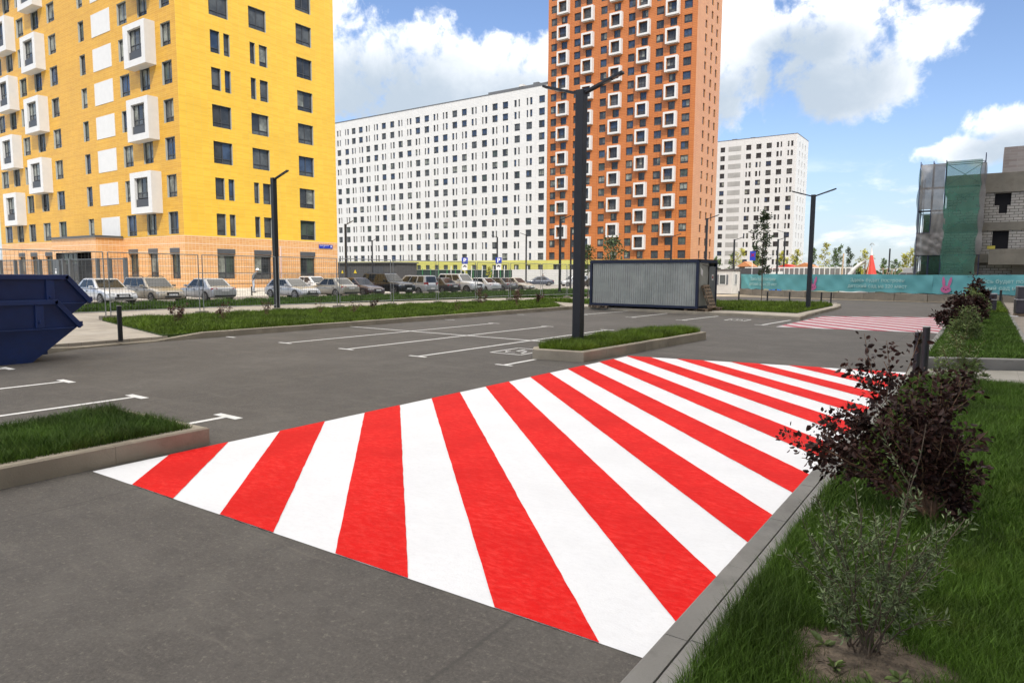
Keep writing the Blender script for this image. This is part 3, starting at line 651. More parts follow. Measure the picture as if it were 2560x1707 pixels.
# ---- yellow block on the left
YX, YY = -52.0, 29.05
yb = thing('apartment_building', 'yellow tiled apartment block with an orange ground floor and white window boxes, on the left', 'building', (YX, YY, 0))
PR = FM('Y', YX); PL = FM('X', YY)
KF = 15; rows = [6.74+2.9*k for k in range(KF)]; WH = 1.76; ZTOP = rows[-1]+1.4
wins = []; opsR = []; opsL = []
def addw(P, ops, a0, a1, zt, d=.22, mu=1, h=WH): ops.append((a0, a1, zt-h, zt)); wins.append((P, a0, a1, zt-h, zt, d, mu))
for k, zt in enumerate(rows):
    if k % 4 in (2, 3):
        addw(PR, opsR, 31.82, 33.50, zt); addw(PR, opsR, 35.38, 37.05, zt)
    else:
        addw(PR, opsR, 31.86, 32.68, zt, mu=0); addw(PR, opsR, 33.03, 33.57, zt, mu=0)
        addw(PR, opsR, 35.42, 35.92, zt, mu=0); addw(PR, opsR, 36.30, 37.10, zt, mu=0)
    addw(PR, opsR, 40.12, 41.80, zt)
    addw(PL, opsL, -54.22, -52.76, zt); addw(PL, opsL, -61.0, -59.38, zt); addw(PL, opsL, -68.2, -67.12, zt, mu=0)
    addw(PL, opsL, -74.5, -72.85, zt); addw(PL, opsL, -81.7, -80.0, zt); addw(PL, opsL, -88.0, -86.1, zt)
    for x0, x1, par in ((-57.65, -56.12, 1), (-78.1, -76.4, 0), (-84.75, -83.1, 1)):
        if k == 0 or k % 2 != par: addw(PL, opsL, x0, x1, zt)
body = MB()
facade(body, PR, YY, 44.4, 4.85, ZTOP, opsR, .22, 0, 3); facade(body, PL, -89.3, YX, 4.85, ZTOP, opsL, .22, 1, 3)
gops = [(31.8, 33.42, 1.42, 3.46), (35.22, 36.95, 1.38, 3.46), (40.0, 41.7, 1.38, 3.46)]; lops = [(-54.22, -52.76, 1.42, 3.46), (-57.65, -56.12, 1.42, 3.46), (-61.0, -59.38, 1.42, 3.46), (-74.5, -72.85, 1.42, 3.46), (-78.1, -76.4, 1.42, 3.46), (-81.7, -80, 1.42, 3.46), (-84.75, -83.1, 1.42, 3.46)]
facade(body, PR, YY, 44.4, 0, 4.85, gops, .25, 2, 2); facade(body, PL, -89.3, YX, 0, 4.85, lops, .25, 2, 2)
body.face([(YX, 44.4, 0), (-89.3, 44.4, 0), (-89.3, 44.4, ZTOP), (YX, 44.4, ZTOP)], 0); body.face([(-89.3, YY, 0), (-89.3, 44.4, 0), (-89.3, 44.4, ZTOP), (-89.3, YY, ZTOP)], 1)
body.face([(YX, YY, ZTOP), (YX, 44.4, ZTOP), (-89.3, 44.4, ZTOP), (-89.3, YY, ZTOP)], 4)
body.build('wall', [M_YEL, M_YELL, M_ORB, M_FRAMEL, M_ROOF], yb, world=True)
for P, ops in ((PR, gops), (PL, lops)):
    for o in ops:
        F = MB(); Gm = MB(); win_geo(F, Gm, P, *o, .25, wr.choice([2, 4, 2]), .07, 1, .5)
        q = F.build('shop_window', M_FRAME, yb, world=True); r_ = Gm.build('pane', GL, yb, world=True); r_.parent = q
        L = MB()
        for j in range(6): slab_on(L, P, o[0], o[1], o[3]+.04+j*.062, o[3]+.075+j*.062, -.035, 0.)
        slab_on(L, P, o[0], o[1], o[3]+.02, o[3]+.42, -.012, -.004); L.build('louvre', M_SPAN, yb, world=True)
place_windows(yb, wins, M_FRAME, 88, glassf=lambda a, z: wr.choice([2, 2, 2, 4, 1]) if a < 0 else wr.choice([0, 0, 3, 3, 4, 1]))
# white boxes
def bay(root, P, x0, x1, zb, zt, prot, wx0, wx1, wz0, wz1, sz0, sz1, wall_back=.0):
    b = MB(); P2 = lambda a, z, d=0.: P(a, z, d-prot)
    facade(b, P2, x0, x1, zb, zt, [(wx0, wx1, sz0-.02, wz1)], .30)
    for f in ([P2(x0, zb), P2(x0, zt), P(x0, zt), P(x0, zb)], [P2(x1, zb), P(x1, zb), P(x1, zt), P2(x1, zt)], [P2(x0, zb), P(x0, zb), P(x1, zb), P2(x1, zb)], [P2(x0, zt), P2(x1, zt), P(x1, zt), P(x0, zt)]): b.face(f, 0)
    o = b.build('window_box', [M_WBOX, M_WBOX], root, world=True)
    F = MB(); Gm = MB(); win_geo(F, Gm, P2, wx0, wx1, wz0, wz1, .28, 2, .07, 2, .45)
    if sz1 > sz0: slab_on(F, P2, wx0, wx1, sz0, sz1, .10, .2)
    f_ = F.build('window', M_FRAME, root, world=True); q = Gm.build('pane', GL, root, world=True); f_.parent = o; q.parent = o
for k in range(1, KF):
    zt = rows[k]
    for x0, x1, par in ((-58.42, -55.02, 1), (-78.7, -75.3, 0), (-85.45, -82.1, 1)):
        if k % 2 == par and k < 10: bay(yb, PL, x0, x1, zt-2.95, zt+.36, .85, x0+.72, x1-.55, zt-1.72, zt-.10, zt-2.42, zt-1.80)
for k in range(0, 9):
    b = MB(); slab_on(b, PL, -65.6, -62.25, rows[k]-1.9+.05, rows[k]+.05 if k else rows[k]-.0, -.03, 0.0); b.build('white_panel', M_WBOX, yb, world=True)
# entrance block
b = MB(); PE = FM('X', 26.85); PE2 = FM('Y', -61.9)
facade(b, PE, -70.6, -61.9, .3, 4.9, [(-69.9, -62.9, .35, 3.62)], 1.1, 0, 1); b.face([PE2(26.85, .3), PE2(YY, .3), PE2(YY, 4.9), PE2(26.85, 4.9)], 0); b.face([(-70.6, 26.85, .3), (-70.6, 26.85, 4.9), (-70.6, YY, 4.9), (-70.6, YY, .3)], 0)
b.face([(-70.6, 26.85, 4.9), (-61.9, 26.85, 4.9), (-61.9, YY, 4.9), (-70.6, YY, 4.9)], 2); b.face([(-69.9, 27.95, .35), (-62.9, 27.95, .35), (-62.9, 27.95, 3.62), (-69.9, 27.95, 3.62)], 3)
eb = b.build('entrance_porch', [M_ORB, M_DARK, M_ROOF, M_DARK], yb, world=True)  # recess sides and back painted near-black in place of porch shade
b = MB(); b.box(-70.75, -61.75, 26.7, 26.82, 4.86, 5.02); b.box(-61.88, -61.75, 26.82, YY-.05, 4.86, 5.02); q = b.build('roof_edge', M_POLE2, yb, world=True); q.parent = eb
F = MB(); Gm = MB(); win_geo(F, Gm, PE, -69.9, -66.2, .4, 3.6, .3, 4, .08, 3, 2.2); q = F.build('entrance_glazing', M_FRAME, yb, world=True); q.parent = eb; r_ = Gm.build('glazing_pane', GL, yb, world=True); r_.parent = eb
b = MB(); b.bar(PR(29.4, 1.9, -1.1), PR(44.3, 1.9, -1.1), .05, .05); b.bar(PR(29.4, 1.0, -1.1), PR(44.3, 1.0, -1.1), .04, .04)
for i in range(72): b.bar(PR(34.4+i*.138, .6 if i % 9 == 0 else 1.0, -1.1), PR(34.4+i*.138, 1.9, -1.1), .022, .022)
tag(b.build('handrail', M_FRAME), 'thin dark metal railing along the orange ground floor of the yellow block', 'railing')
# downpipe + alarm
b = MB(); b.tube([PR(37.85, .7, -.06), PR(37.85, 4.3, -.06)], .06, 8); b.build('downpipe', mat('pale_pink_pipe', (.6, .45, .42), .5, var=0), yb, world=True)
# street name plate
sp = thing('street_sign', 'long blue street name plate on the orange tiles near the corner of the yellow block', 'sign', PR(42.9, 4.45, -.05))
b = MB(); slab_on(b, PR, 42.15, 43.35, 4.27, 4.62, -.06, -.01); slab_on(b, PR, 43.39, 43.75, 4.27, 4.62, -.06, -.01); b.build('plate', M_SIGNB, sp, world=True)
b = MB()
for a0, a1, z0, z1 in ((42.22, 42.62, 4.50, 4.56), (42.66, 42.92, 4.50, 4.56), (42.97, 43.06, 4.50, 4.56), (43.12, 43.28, 4.50, 4.56), (42.60, 42.80, 4.36, 4.40)):
    a = a0
    while a < a1-.015: slab_on(b, PR, a, a+.018, z0, z1, -.064, -.058); slab_on(b, PR, a, a+.03, z1-.012, z1, -.066, -.057); a += .04
b.build('lettering', M_SIGNW, sp, world=True)

def text_obj(body, size, mtl, parent, mtx, name='lettering', bold=.0, align='CENTER'):
    cu = bpy.data.curves.new('t', 'FONT'); cu.body = body; cu.size = size; cu.align_x = align; cu.align_y = 'CENTER'; cu.extrude = .004; cu.offset = bold; cu.resolution_u = 2; cu.space_line = 1.0
    to = bpy.data.objects.new('t', cu); COL.objects.link(to); dg = bpy.context.evaluated_depsgraph_get(); dg.update()
    me = bpy.data.meshes.new_from_object(to.evaluated_get(dg)); bpy.data.objects.remove(to); bpy.data.curves.remove(cu)
    me.transform(mtx); me.materials.clear(); me.materials.append(mtl)
    o = bpy.data.objects.new(name, me); COL.objects.link(o)
    if parent is not None: o.parent = parent
    return o
MY = Matrix(((0, 0, 1, 0), (1, 0, 0, 0), (0, 1, 0, 0), (0, 0, 0, 1)))       # text on a plane facing +X, reading along +Y
MXm = Matrix(((1, 0, 0, 0), (0, 0, -1, 0), (0, 1, 0, 0), (0, 0, 0, 1)))     # text on a plane facing -Y
text_obj('8', .26, M_SIGNW, sp, Matrix.Translation((.012, 43.57-42.9, 0))@MY, 'house_number', .006)

# ---- long white block
wb = thing('apartment_building', 'long white panel block with lime yellow ground floor, right of the yellow block', 'building', (-130, 140, 0))
PW = FM('X', 140.); XC = [-162.33, -158.86, -155.88, -152.84, -149.84, -146.56, -143.33, -140.0, -136.79, -133.48, -130.23, -126.95, -123.63, -120.42, -117.09, -113.87, -110.58, -107.27, -103.94, -100.73, -97.12, -93.59, -89.95]
ops = []; wins = []
for k in range(14):
    zt = 7.11+2.87*k; A = (k//2) % 2 == 0
    for i, x in enumerate(XC):
        pair = ((i//2) % 2 == 0) if A else ((i//2) % 2 == 1)
        if i == 22: pair = False
        if pair:
            a, b_ = (.36, .24) if i % 2 == 0 else (.24, .36)
            c1, c2 = (x-.55, x+.55)
            for c, h in ((c1, a), (c2, b_)): ops.append((c-h, c+h, zt-1.72, zt)); wins.append((PW, c-h, c+h, zt-1.72, zt, .25, 0))
        else: ops.append((x-.84, x+.84, zt-1.72, zt)); wins.append((PW, x-.84, x+.84, zt-1.72, zt, .25, 1))
body = MB(); facade(body, PW, -168, -88.35, 5.32, 46.7, ops, .25, 0, 0)
gops = [(x-.75, x+.75, 2.95, 4.25) for x in XC]; facade(body, PW, -168, -88.35, 0, 5.32, gops, .25, 1, 1)
for f, mi in (([(-168, 156, 0), (-168, 140, 0), (-168, 140, 46.7), (-168, 156, 46.7)], 0), ([(-168, 156, 0), (-88.35, 156, 0), (-88.35, 156, 46.7), (-168, 156, 46.7)], 0), ([(-168, 140, 46.7), (-88.35, 140, 46.7), (-88.35, 156, 46.7), (-168, 156, 46.7)], 2)): body.face(f, mi)
body.build('wall', [M_WHT, M_LIME, M_ROOF], wb, world=True)
wins2 = [(PW,)+o+(.25, 1) for o in gops]
place_windows(wb, wins, M_FRAME, 84, glassf=lambda a, z: (wr.choice([1, 1, 1, 3]) if z > 34 else wr.choice([0, 0, 3, 4, 2, 1])), fr=.09)
for q in wins2:
    F = MB(); Gm = MB(); win_geo(F, Gm, *q[:5], .25, wr.choice([0, 3, 4]), .09, 1, 0.)
    o = F.build('shop_window', M_FRAME, wb, world=True); r_ = Gm.build('pane', GL, wb, world=True); r_.parent = o
b = MB(); b.box(-168, -88.35, 139.93, 140.15, 46.7, 46.85); b.box(-168, -88.35, 140.15, 140.3, 46.7, 47.0); b.build('parapet', M_SPAN, wb, world=True)
b = MB(); b.box(-106.5, -88.5, 140.6, 150, 46.75, 47.55); b.box(-97, -95.8, 140.5, 142, 47.55, 48.05, 1); b.box(-93, -91.6, 140.8, 142, 47.55, 48.0); b.build('roof_plant', [M_SPAN, M_WBOX], wb, world=True)

# ---- orange tower
ot = thing('apartment_tower', 'tall orange tiled apartment tower with projecting white window boxes, in the middle', 'building', (-70, 140, 0))
PT = FM('X', 140.); PS = FM('Y', -52.1); ops = []; wins = []; sops = []
KT = 26; TT = 7.18+2.85*(KT-1)+1.5
cols = [(-87.5, -85.9), (-81.3, -79.65), (-74.45, -72.85), (-67.65, -66.05), (-61.15, -59.45), (-55.0, -53.25)]
bcols = [(-85.4, -82.5, 0), (-78.95, -76.05, 1), (-71.85, -68.95, 0), (-65.25, -62.4, 1), (-58.75, -55.9, 0)]
boxes = []
for k in range(KT):
    zt = 7.18+2.85*k
    for a0, a1 in cols: ops.append((a0, a1, zt-1.7, zt)); wins.append((PT, a0, a1, zt-1.7, zt, .25, 1))
    for a0, a1, par in bcols:
        if k > 0 and k % 2 == par: boxes.append((a0, a1, zt))
        else: ops.append((a0+.72, a1-.62, zt-1.7, zt)); wins.append((PT, a0+.72, a1-.62, zt-1.7, zt, .25, 1))
    for a0, a1 in ((144.7, 145.8), (148.3, 149.4), (151.6, 152.7)): sops.append((a0, a1, zt-1.65, zt)); wins.append((PS, a0, a1, zt-1.65, zt, .25, 1))
body = MB(); facade(body, PT, -88.3, -52.1, 5.32, TT, ops, .25, 0, 0); facade(body, PS, 140, 155, 5.32, TT, sops, .25, 1, 1)
gops = [(x-.8, x+.8, 2.95, 4.25) for x in (-85.5, -81, -77, -73, -69, -65, -61, -57, -54)]; facade(body, PT, -88.3, -52.1, 0, 5.32, gops, .25, 2, 2); facade(body, PS, 140, 155, 0, 5.32, [], .2, 2, 2)
for f, mi in (([(-88.3, 155, 0), (-88.3, 140, 0), (-88.3, 140, TT), (-88.3, 155, TT)], 1), ([(-88.3, 155, 0), (-52.1, 155, 0), (-52.1, 155, TT), (-88.3, 155, TT)], 0), ([(-88.3, 140, TT), (-52.1, 140, TT), (-52.1, 155, TT), (-88.3, 155, TT)], 3)): body.face(f, mi)
body.build('wall', [M_ORT, M_ORS, M_LIME, M_ROOF], ot, world=True)
place_windows(ot, wins, M_FRAME, 84, glassf=lambda a, z: (wr.choice([1, 1, 1, 3, 0]) if z > 28 else wr.choice([0, 0, 3, 4, 2])), fr=.09)
for o in gops:
    F = MB(); Gm = MB(); win_geo(F, Gm, PT, *o, .25, 0, .09, 1, 0.); q = F.build('shop_window', M_FRAME, ot, world=True); r_ = Gm.build('pane', GL, ot, world=True); r_.parent = q
for (x0, x1, zt) in boxes:
    b = MB(); P2 = lambda a, z, d=0.: PT(a, z, d-.95); zb_, zt_ = zt-2.55, zt+.62
    t = .42; facade(b, P2, x0, x1, zb_, zt_, [(x0+t, x1-t, zb_+t, zt_-t)], .80, 0, 1)
    for f in ([P2(x0, zb_), P2(x0, zt_), PT(x0, zt_), PT(x0, zb_)], [P2(x1, zb_), PT(x1, zb_), PT(x1, zt_), P2(x1, zt_)], [P2(x0, zb_), PT(x0, zb_), PT(x1, zb_), P2(x1, zb_)], [P2(x0, zt_), P2(x1, zt_), PT(x1, zt_), PT(x0, zt_)]): b.face(f, 0)
    o = b.build('window_box', [M_WBOX, M_ORS], ot, world=True)
    F = MB(); Gm = MB(); win_geo(F, Gm, P2, x0+t, x1-t, zb_+t, zt_-t, .62, wr.choice([0, 0, 3, 4, 1] if zt < 40 else [1, 0, 3]), .06, 2, .85)
    F.build('window', M_FRAME, ot, world=True).parent = o; Gm.build('pane', GL, ot, world=True).parent = o

# ---- far white block on the right
fb = thing('apartment_building', 'smaller white block with grey louvre panels, right of the orange tower', 'building', (-60, 210, 0))
PF = FM('X', 210.); PFS = FM('Y', -47.4); ops = []; wins = []; sops = []; vents = []
for k in range(15):
    zt = 40.75-2.617*k; ph = (k//2) % 2
    ops.append((-69.6, -68.2, zt-1.5, zt)); wins.append((PF, -69.6, -68.2, zt-1.5, zt, .2, 1)); vents.append(zt)
    for i, x in enumerate((-61.1, -58.15, -55.2, -52.25, -49.25)):
        pair = (i >= 3) if ph == 0 else (i <= 1)
        if pair:
            for c, h in ((x-.5, .32 if i % 2 else .22), (x+.5, .22 if i % 2 else .32)): ops.append((c-h, c+h, zt-1.55, zt)); wins.append((PF, c-h, c+h, zt-1.55, zt, .2, 0))
        else: ops.append((x-.75, x+.75, zt-1.55, zt)); wins.append((PF, x-.75, x+.75, zt-1.55, zt, .2, 1))
    for a in (213.6, 217.2, 220.8): sops.append((a-.4, a+.4, zt-1.55, zt)); wins.append((PFS, a-.4, a+.4, zt-1.55, zt, .2, 0))
body = MB(); facade(body, PF, -77, -47.4, 0, 42.6, ops, .2, 0, 0); facade(body, PFS, 210, 224.6, 0, 42.6, sops, .2, 0, 0)
for f, mi in (([(-77, 224.6, 0), (-77, 210, 0), (-77, 210, 42.6), (-77, 224.6, 42.6)], 0), ([(-77, 224.6, 0), (-47.4, 224.6, 0), (-47.4, 224.6, 42.6), (-77, 224.6, 42.6)], 0), ([(-77, 210, 42.6), (-47.4, 210, 42.6), (-47.4, 224.6, 42.6), (-77, 224.6, 42.6)], 1)): body.face(f, mi)
body.build('wall', [M_WHT, M_ROOF], fb, world=True)
b = MB(); b.box(-77, -47.35, 209.95, 210.1, 42.6, 42.75); b.box(-47.5, -47.35, 210.1, 224.6, 42.6, 42.75); b.build('parapet', M_SPAN, fb, world=True)
b = MB(); b.box(-66.5, -65, 211, 213, 42.6, 43.1); b.box(-61, -59.6, 211, 213, 42.6, 43.05); b.build('roof_plant', M_SPAN, fb, world=True)
place_windows(fb, wins, M_FRAME, 100, glassf=lambda a, z: wr.choice([0, 0, 0, 3, 1]), fr=.08, low=.35)
for zt in vents: b = MB(); slab_on(b, PF, -67.1, -63.3, zt-1.45, zt, -.03, 0); b.build('louvre_panel', M_VENT, fb, world=True)

# ---- unseen stepped block, added sunward outside the picture to shade the foreground
shade_block = thing('apartment_tower', 'unseen pale slab added to shade the foreground, right behind the camera', 'building', (12, 0, 0))
body = MB()
for y0_, y1_, h_ in ((-46, 5, 88), (5, 38, 48), (38, 73, 38)): body.box(12.5, 28, y0_+.02, y1_, -.05, h_, 0)
body.build('wall', [M_WHT], shade_block, world=True)
b = MB()
for k in range(28):
    for j in range(36):
        y = -44.5+j*3.35
        if 6.7+k*2.9 > (87 if y < 3 else 47 if y < 36 else 37) or y > 70 or 3 < y < 5.2 or 36 < y < 38.2: continue
        b.face([(12.47, y, 5+k*2.9), (12.47, y+1.6, 5+k*2.9), (12.47, y+1.6, 6.7+k*2.9), (12.47, y, 6.7+k*2.9)], (k+j) % 2)
o = b.build('window', [GL[0], GL[3]], shade_block, world=True); o['kind'] = 'stuff'

# ---- unfinished kindergarten
ub = thing('unfinished_building', 'unfinished concrete frame building with aerated block walls behind the teal banner', 'building', (0, 76, 0))
PU = FM('X', 76.)
b = MB()
facade(b, PU, -3.6, 16, 6.86, 9.5, [(.06, 1.27, 7.64, 9.45), (6, 7.4, 7.64, 9.45)], .4, 0, 0); facade(b, PU, -3.6, 16, 4.0, 6.1, [(.09, 1.3, 4.37, 6.08), (6, 7.4, 4.37, 6.08)], .4, 0, 0)
PU2 = FM('X', 76.8); facade(b, PU2, -3.6, 16, .0, 3.0, [], .4, 0, 0)
b.face([(-3.6, 76, 0), (-3.6, 96, 0), (-3.6, 96, 9.5), (-3.6, 76, 9.5)], 0); b.face([(16, 76, 0), (16, 96, 0), (16, 96, 9.5), (16, 76, 9.5)], 0)
b.build('block_wall', [M_BLOCK], ub, world=True)
b = MB(); b.box(-3.75, 16.1, 75.85, 96, 9.5, 11.25); b.box(-3.7, 16.1, 75.9, 96, 6.1, 6.86); b.box(-.09, 16.1, 74.6, 76.8, 3.0, 4.0)
b.box(-.09, 16.1, 74.6, 74.75, 4.0, 4.4); b.box(-3.7, -.1, 75.95, 96, 3.2, 4.0); b.box(1.7, 16, 76.0, 76.75, 0, 3.0); b.box(-2.0, -.75, 76.1, 76.7, 0, 3.2); b.build('concrete_slab', M_CONC, ub, world=True, bevel=.02)
b = MB()
for o in ((.06, 1.27, 7.64, 9.45), (.09, 1.3, 4.37, 6.08), (6, 7.4, 7.64, 9.45), (6, 7.4, 4.37, 6.08)): b = MB(); b.face([PU(o[0], o[2], .42), PU(o[1], o[2], .42), PU(o[1], o[3], .42), PU(o[0], o[3], .42)], 0); b.build('painted_dark_interior', M_DARK, ub, world=True)  # black sheet paints the unlit interior behind each opening
b = MB(); b.box(.04, .42, 76.02, 76.3, 7.64, 8.35); b.box(1.03, 1.29, 76.02, 76.3, 7.64, 8.35); b.build('block_infill', M_BLOCK, ub, world=True)
b = MB(); b.box(.55, 7, 86, 92, 11.25, 15.0); b.build('stair_housing', M_BRICKW, ub, world=True)
b = MB(); b.box(-5.7, -3.7, 80.3, 90, 0, 8.1); b.build('side_wing', M_CONC, ub, world=True)
# scaffold
sc = thing('scaffold', 'blue tube scaffold wrapped in green net and grey sheets beside the unfinished building', 'scaffolding', (-3.2, 75, 0))
b = MB()
for x in (-5.75, -4.73, -3.74, -.80):
    for y in (74.3, 75.5): b.tube([(x, y, 0), (x, y, 12.5 if x < -1 else 12.9)], .035, 6)
for y in (77.5, 80): b.tube([(-5.75, y, 0), (-5.75, y, 11.6)], .035, 6)
for z_ in (1.9, 3.9, 5.95, 8.0, 10.1, 12.2):
    for y in (74.3, 75.5): b.tube([(-5.8, y, z_), (-.75, y, z_)], .03, 6)
    b.tube([(-5.75, 74.3, z_), (-5.75, 80, z_)], .03, 6)
for i, z_ in enumerate((1.9, 3.9, 5.95, 8.0, 10.1)):
    b.tube([(-3.74, 74.28, z_), (-.8, 74.28, z_+2.05)], .025, 5); b.tube([(-.8, 74.28, z_), (-3.74, 74.28, z_+2.05)], .025, 5)
b.build('tube_frame', M_SCAF, sc, world=True)
b = MB()
for z_ in (3.9, 5.95, 8.0, 10.1): b.box(-5.7, -.85, 74.45, 75.4, z_, z_+.05)
b.build('deck_boards', M_WOOD, sc, world=True)
def net(name, x0, x1, z0, z1, y, mtl, wob, seed, nx=10, nz=44, edge=.12, plane='X', span=2.07, zr=3.9):
    rg = random.Random(seed); mb = MB(); vs = []
    for j in range(nz+1):
        z_ = z0+(z1-z0)*j/nz; pinch = abs(math.sin(math.pi*(z_-zr)/span)) * edge
        for i in range(nx+1):
            t = i/nx; a = (x0+pinch)+(x1-x0-2*pinch)*t; d = wob*(math.sin(t*9+j*.35+seed)+.7*math.sin(t*17-j*.21))*.5-.10*abs(math.sin(math.pi*(z_-zr)/span))
            vs.append((a, y+d, z_) if plane == 'X' else (y+d, a, z_))
    mb.mesh(vs, [(j*(nx+1)+i, j*(nx+1)+i+1, (j+1)*(nx+1)+i+1, (j+1)*(nx+1)+i) for j in range(nz) for i in range(nx)])
    return mb.build(name, mtl, sc, world=True, smooth=True)
net('green_net', -3.78, -.98, 1.5, 12.35, 74.1, M_NETG, .10, 1); 
net('grey_sheet', -5.7, -3.75, 8.1, 12.2, 74.15, M_NETW, .08, 2, edge=.04); net('grey_sheet', -4.7, -3.5, 4.0, 8.1, 74.16, M_NETW, .10, 3, edge=.04); net('grey_sheet', -5.75, -3.6, 3.9, 5.9, 74.12, M_NETW, .14, 4, edge=.05)
net('grey_sheet', -1.05, -.72, 3.9, 12.0, 74.13, M_NETW, .05, 5, nx=3, edge=-.1); net('green_net', 74.3, 80, 0., 12.0, -5.8, M_NETG, .08, 6, plane='Y'); net('green_net', -5.75, -3.8, 0.2, 8.2, 79.9, M_NETG, .1, 7)

# ================================================================== STREET OBJECTS
def lamp(label, x, y, z0, H, arms, s=.20, group=None, lens=True, s2=None):
    """arms: list of (dx,dy) unit directions"""
    t = thing('street_lamp', label, 'street lamp', (x, y, z0), 0, group)
    b = MB(); b.box(-s/2, s/2, -s/2, s/2, 0, H, 0); b.build('pole', M_POLE, t, bevel=.006)
    for dx, dy in arms:
        a = MB(); p0 = Vector((dx*s*.45, dy*s*.45, H-.07)); p1 = p0+Vector((dx*1.0, dy*1.0, .32)); pm = p0.lerp(p1, .45)
        a.bar(p0, p1, s*.62, .055); o = a.build('arm', M_POLE, t)
        c = MB(); d = (p1-p0).normalized()
        for u in (.5, .74): c.bar(p0.lerp(p1, u)+Vector((0, 0, -.030)), p0.lerp(p1, u+.19)+Vector((0, 0, -.030)), s*.42, .02)
        q = c.build('lamp_lens', M_LENS, t); q.parent = o
    b = MB(); b.box(-s*.62, s*.62, -s*.62, s*.62, -.02, .03); b.build('base_plate', M_POLE, t)
    return t
lamp('black double-arm street lamp rising from the grass island beside the striped crossing', -8.38, 14.83, .19, 6.22, [(1, 0), (-1, 0)], .22)
lamp('black single-arm street lamp in front of the yellow block, beside the silver hatchback', -28.08, 20.18, .13, 6.3, [(1, 0)], .21)
lamp('black double-arm street lamp on the lawn before the teal banner', -7.84, 38.92, .15, 6.06, [(1, 0), (-1, 0)], .21)
BG = 'street lamps standing behind the car park and the cabin'
for lab, x, y, H, ar in (
    ('grey street lamp between the right end of the yellow block and the dark hut', -51.6, 45.1, 6.6, [(1, 0)]),
    ('dark street lamp on the rough grass left of the big double-arm lamp', -31.27, 51.9, 6.7, [(1, 0)]),
    ('dark street lamp hidden close behind the left edge of the big double-arm lamp', -42.35, 72.86, 7.6, [(1, 0)]),
    ('dark street lamp rising behind the middle of the steel cabin roof', -29.0, 72.0, 6.1, [(1, 0)]),
    ('dark street lamp rising behind the right end of the steel cabin roof', -20.88, 60, 6.9, [(1, 0)]),
    ('thin street lamp before the white block, right of the two parking signs', -58.9, 80, 7.2, [(-1, 0)]),
    ('thin street lamp before the white block, next to the orange tower', -53.8, 80, 7.4, [(-1, 0)]),
    ('thin street lamp before the white block, above the dark hut', -85.0, 80, 7.3, [(1, 0)]),
    ('thin street lamp just right of the white kiosk roof', -24.5, 80, 6.0, [(1, 0)]),
    ('thin street lamp before the far white block, behind the slim leafy tree', -19.6, 80, 5.9, [(1, 0)]),
    ('thin lamp pole before the far white block near its right corner', -23.6, 100, 7.9, [(-1, 0)]),
    ('lone lamp pole on the horizon between the red cone and the scaffold', -10.7, 101, 5.4, [])):
    lamp(lab, x, y, .1, H, ar, .17, BG)
# bollards
def bollard(label, x, y, z0, h, r=.055, group=None):
    t = thing('bollard', label, 'bollard', (x, y, z0), 0, group)
    b = MB(); b.tube([(0, 0, -.02), (0, 0, h-.02)], r, 20); b.build('post', M_POLE, t, smooth=False)
    b = MB(); b.tube([(0, 0, h-.02), (0, 0, h-.004), (0, 0, h)], [r*1.03, r*1.03, r*.85], 20); b.build('cap', mat('worn_cap', (.20, .195, .19), .5, var=.3, scale=30), t)
bollard('black bollard on the pale paving beside the blue skips', -18.86, 8.66, .13, .93, .06)
bollard('shorter black bollard, left one of the close pair behind the dark shrub', -1.06, 15.54, .0, .86, .065)
bollard('taller black bollard, right one of the close pair behind the dark shrub', -.90, 15.06, .0, 1.0, .065)
bollard('black bollard at the far end of the right grass strip beside the wrapped pallets', .78, 56.9, .1, .95, .075)
names = ['first black bollard of the far row, left of the slim tree', 'second black bollard of the far row, just right of the slim tree', 'third black bollard of the far row, halfway between the tree and the lamp',
         'fourth black bollard of the far row, just right of the double-arm lamp', 'fifth black bollard of the far row before the teal banner', 'last black bollard of the far row at its right end']
for lab, (x, y) in zip(names, ((-13.83, 46.6), (-12.1, 47.2), (-10.75, 47.5), (-9.75, 47.9), (-8.9, 48.1), (-8.35, 48.3))): bollard(lab, x, y, .1, .78, .05, 'bollards in a row before the concrete blocks')

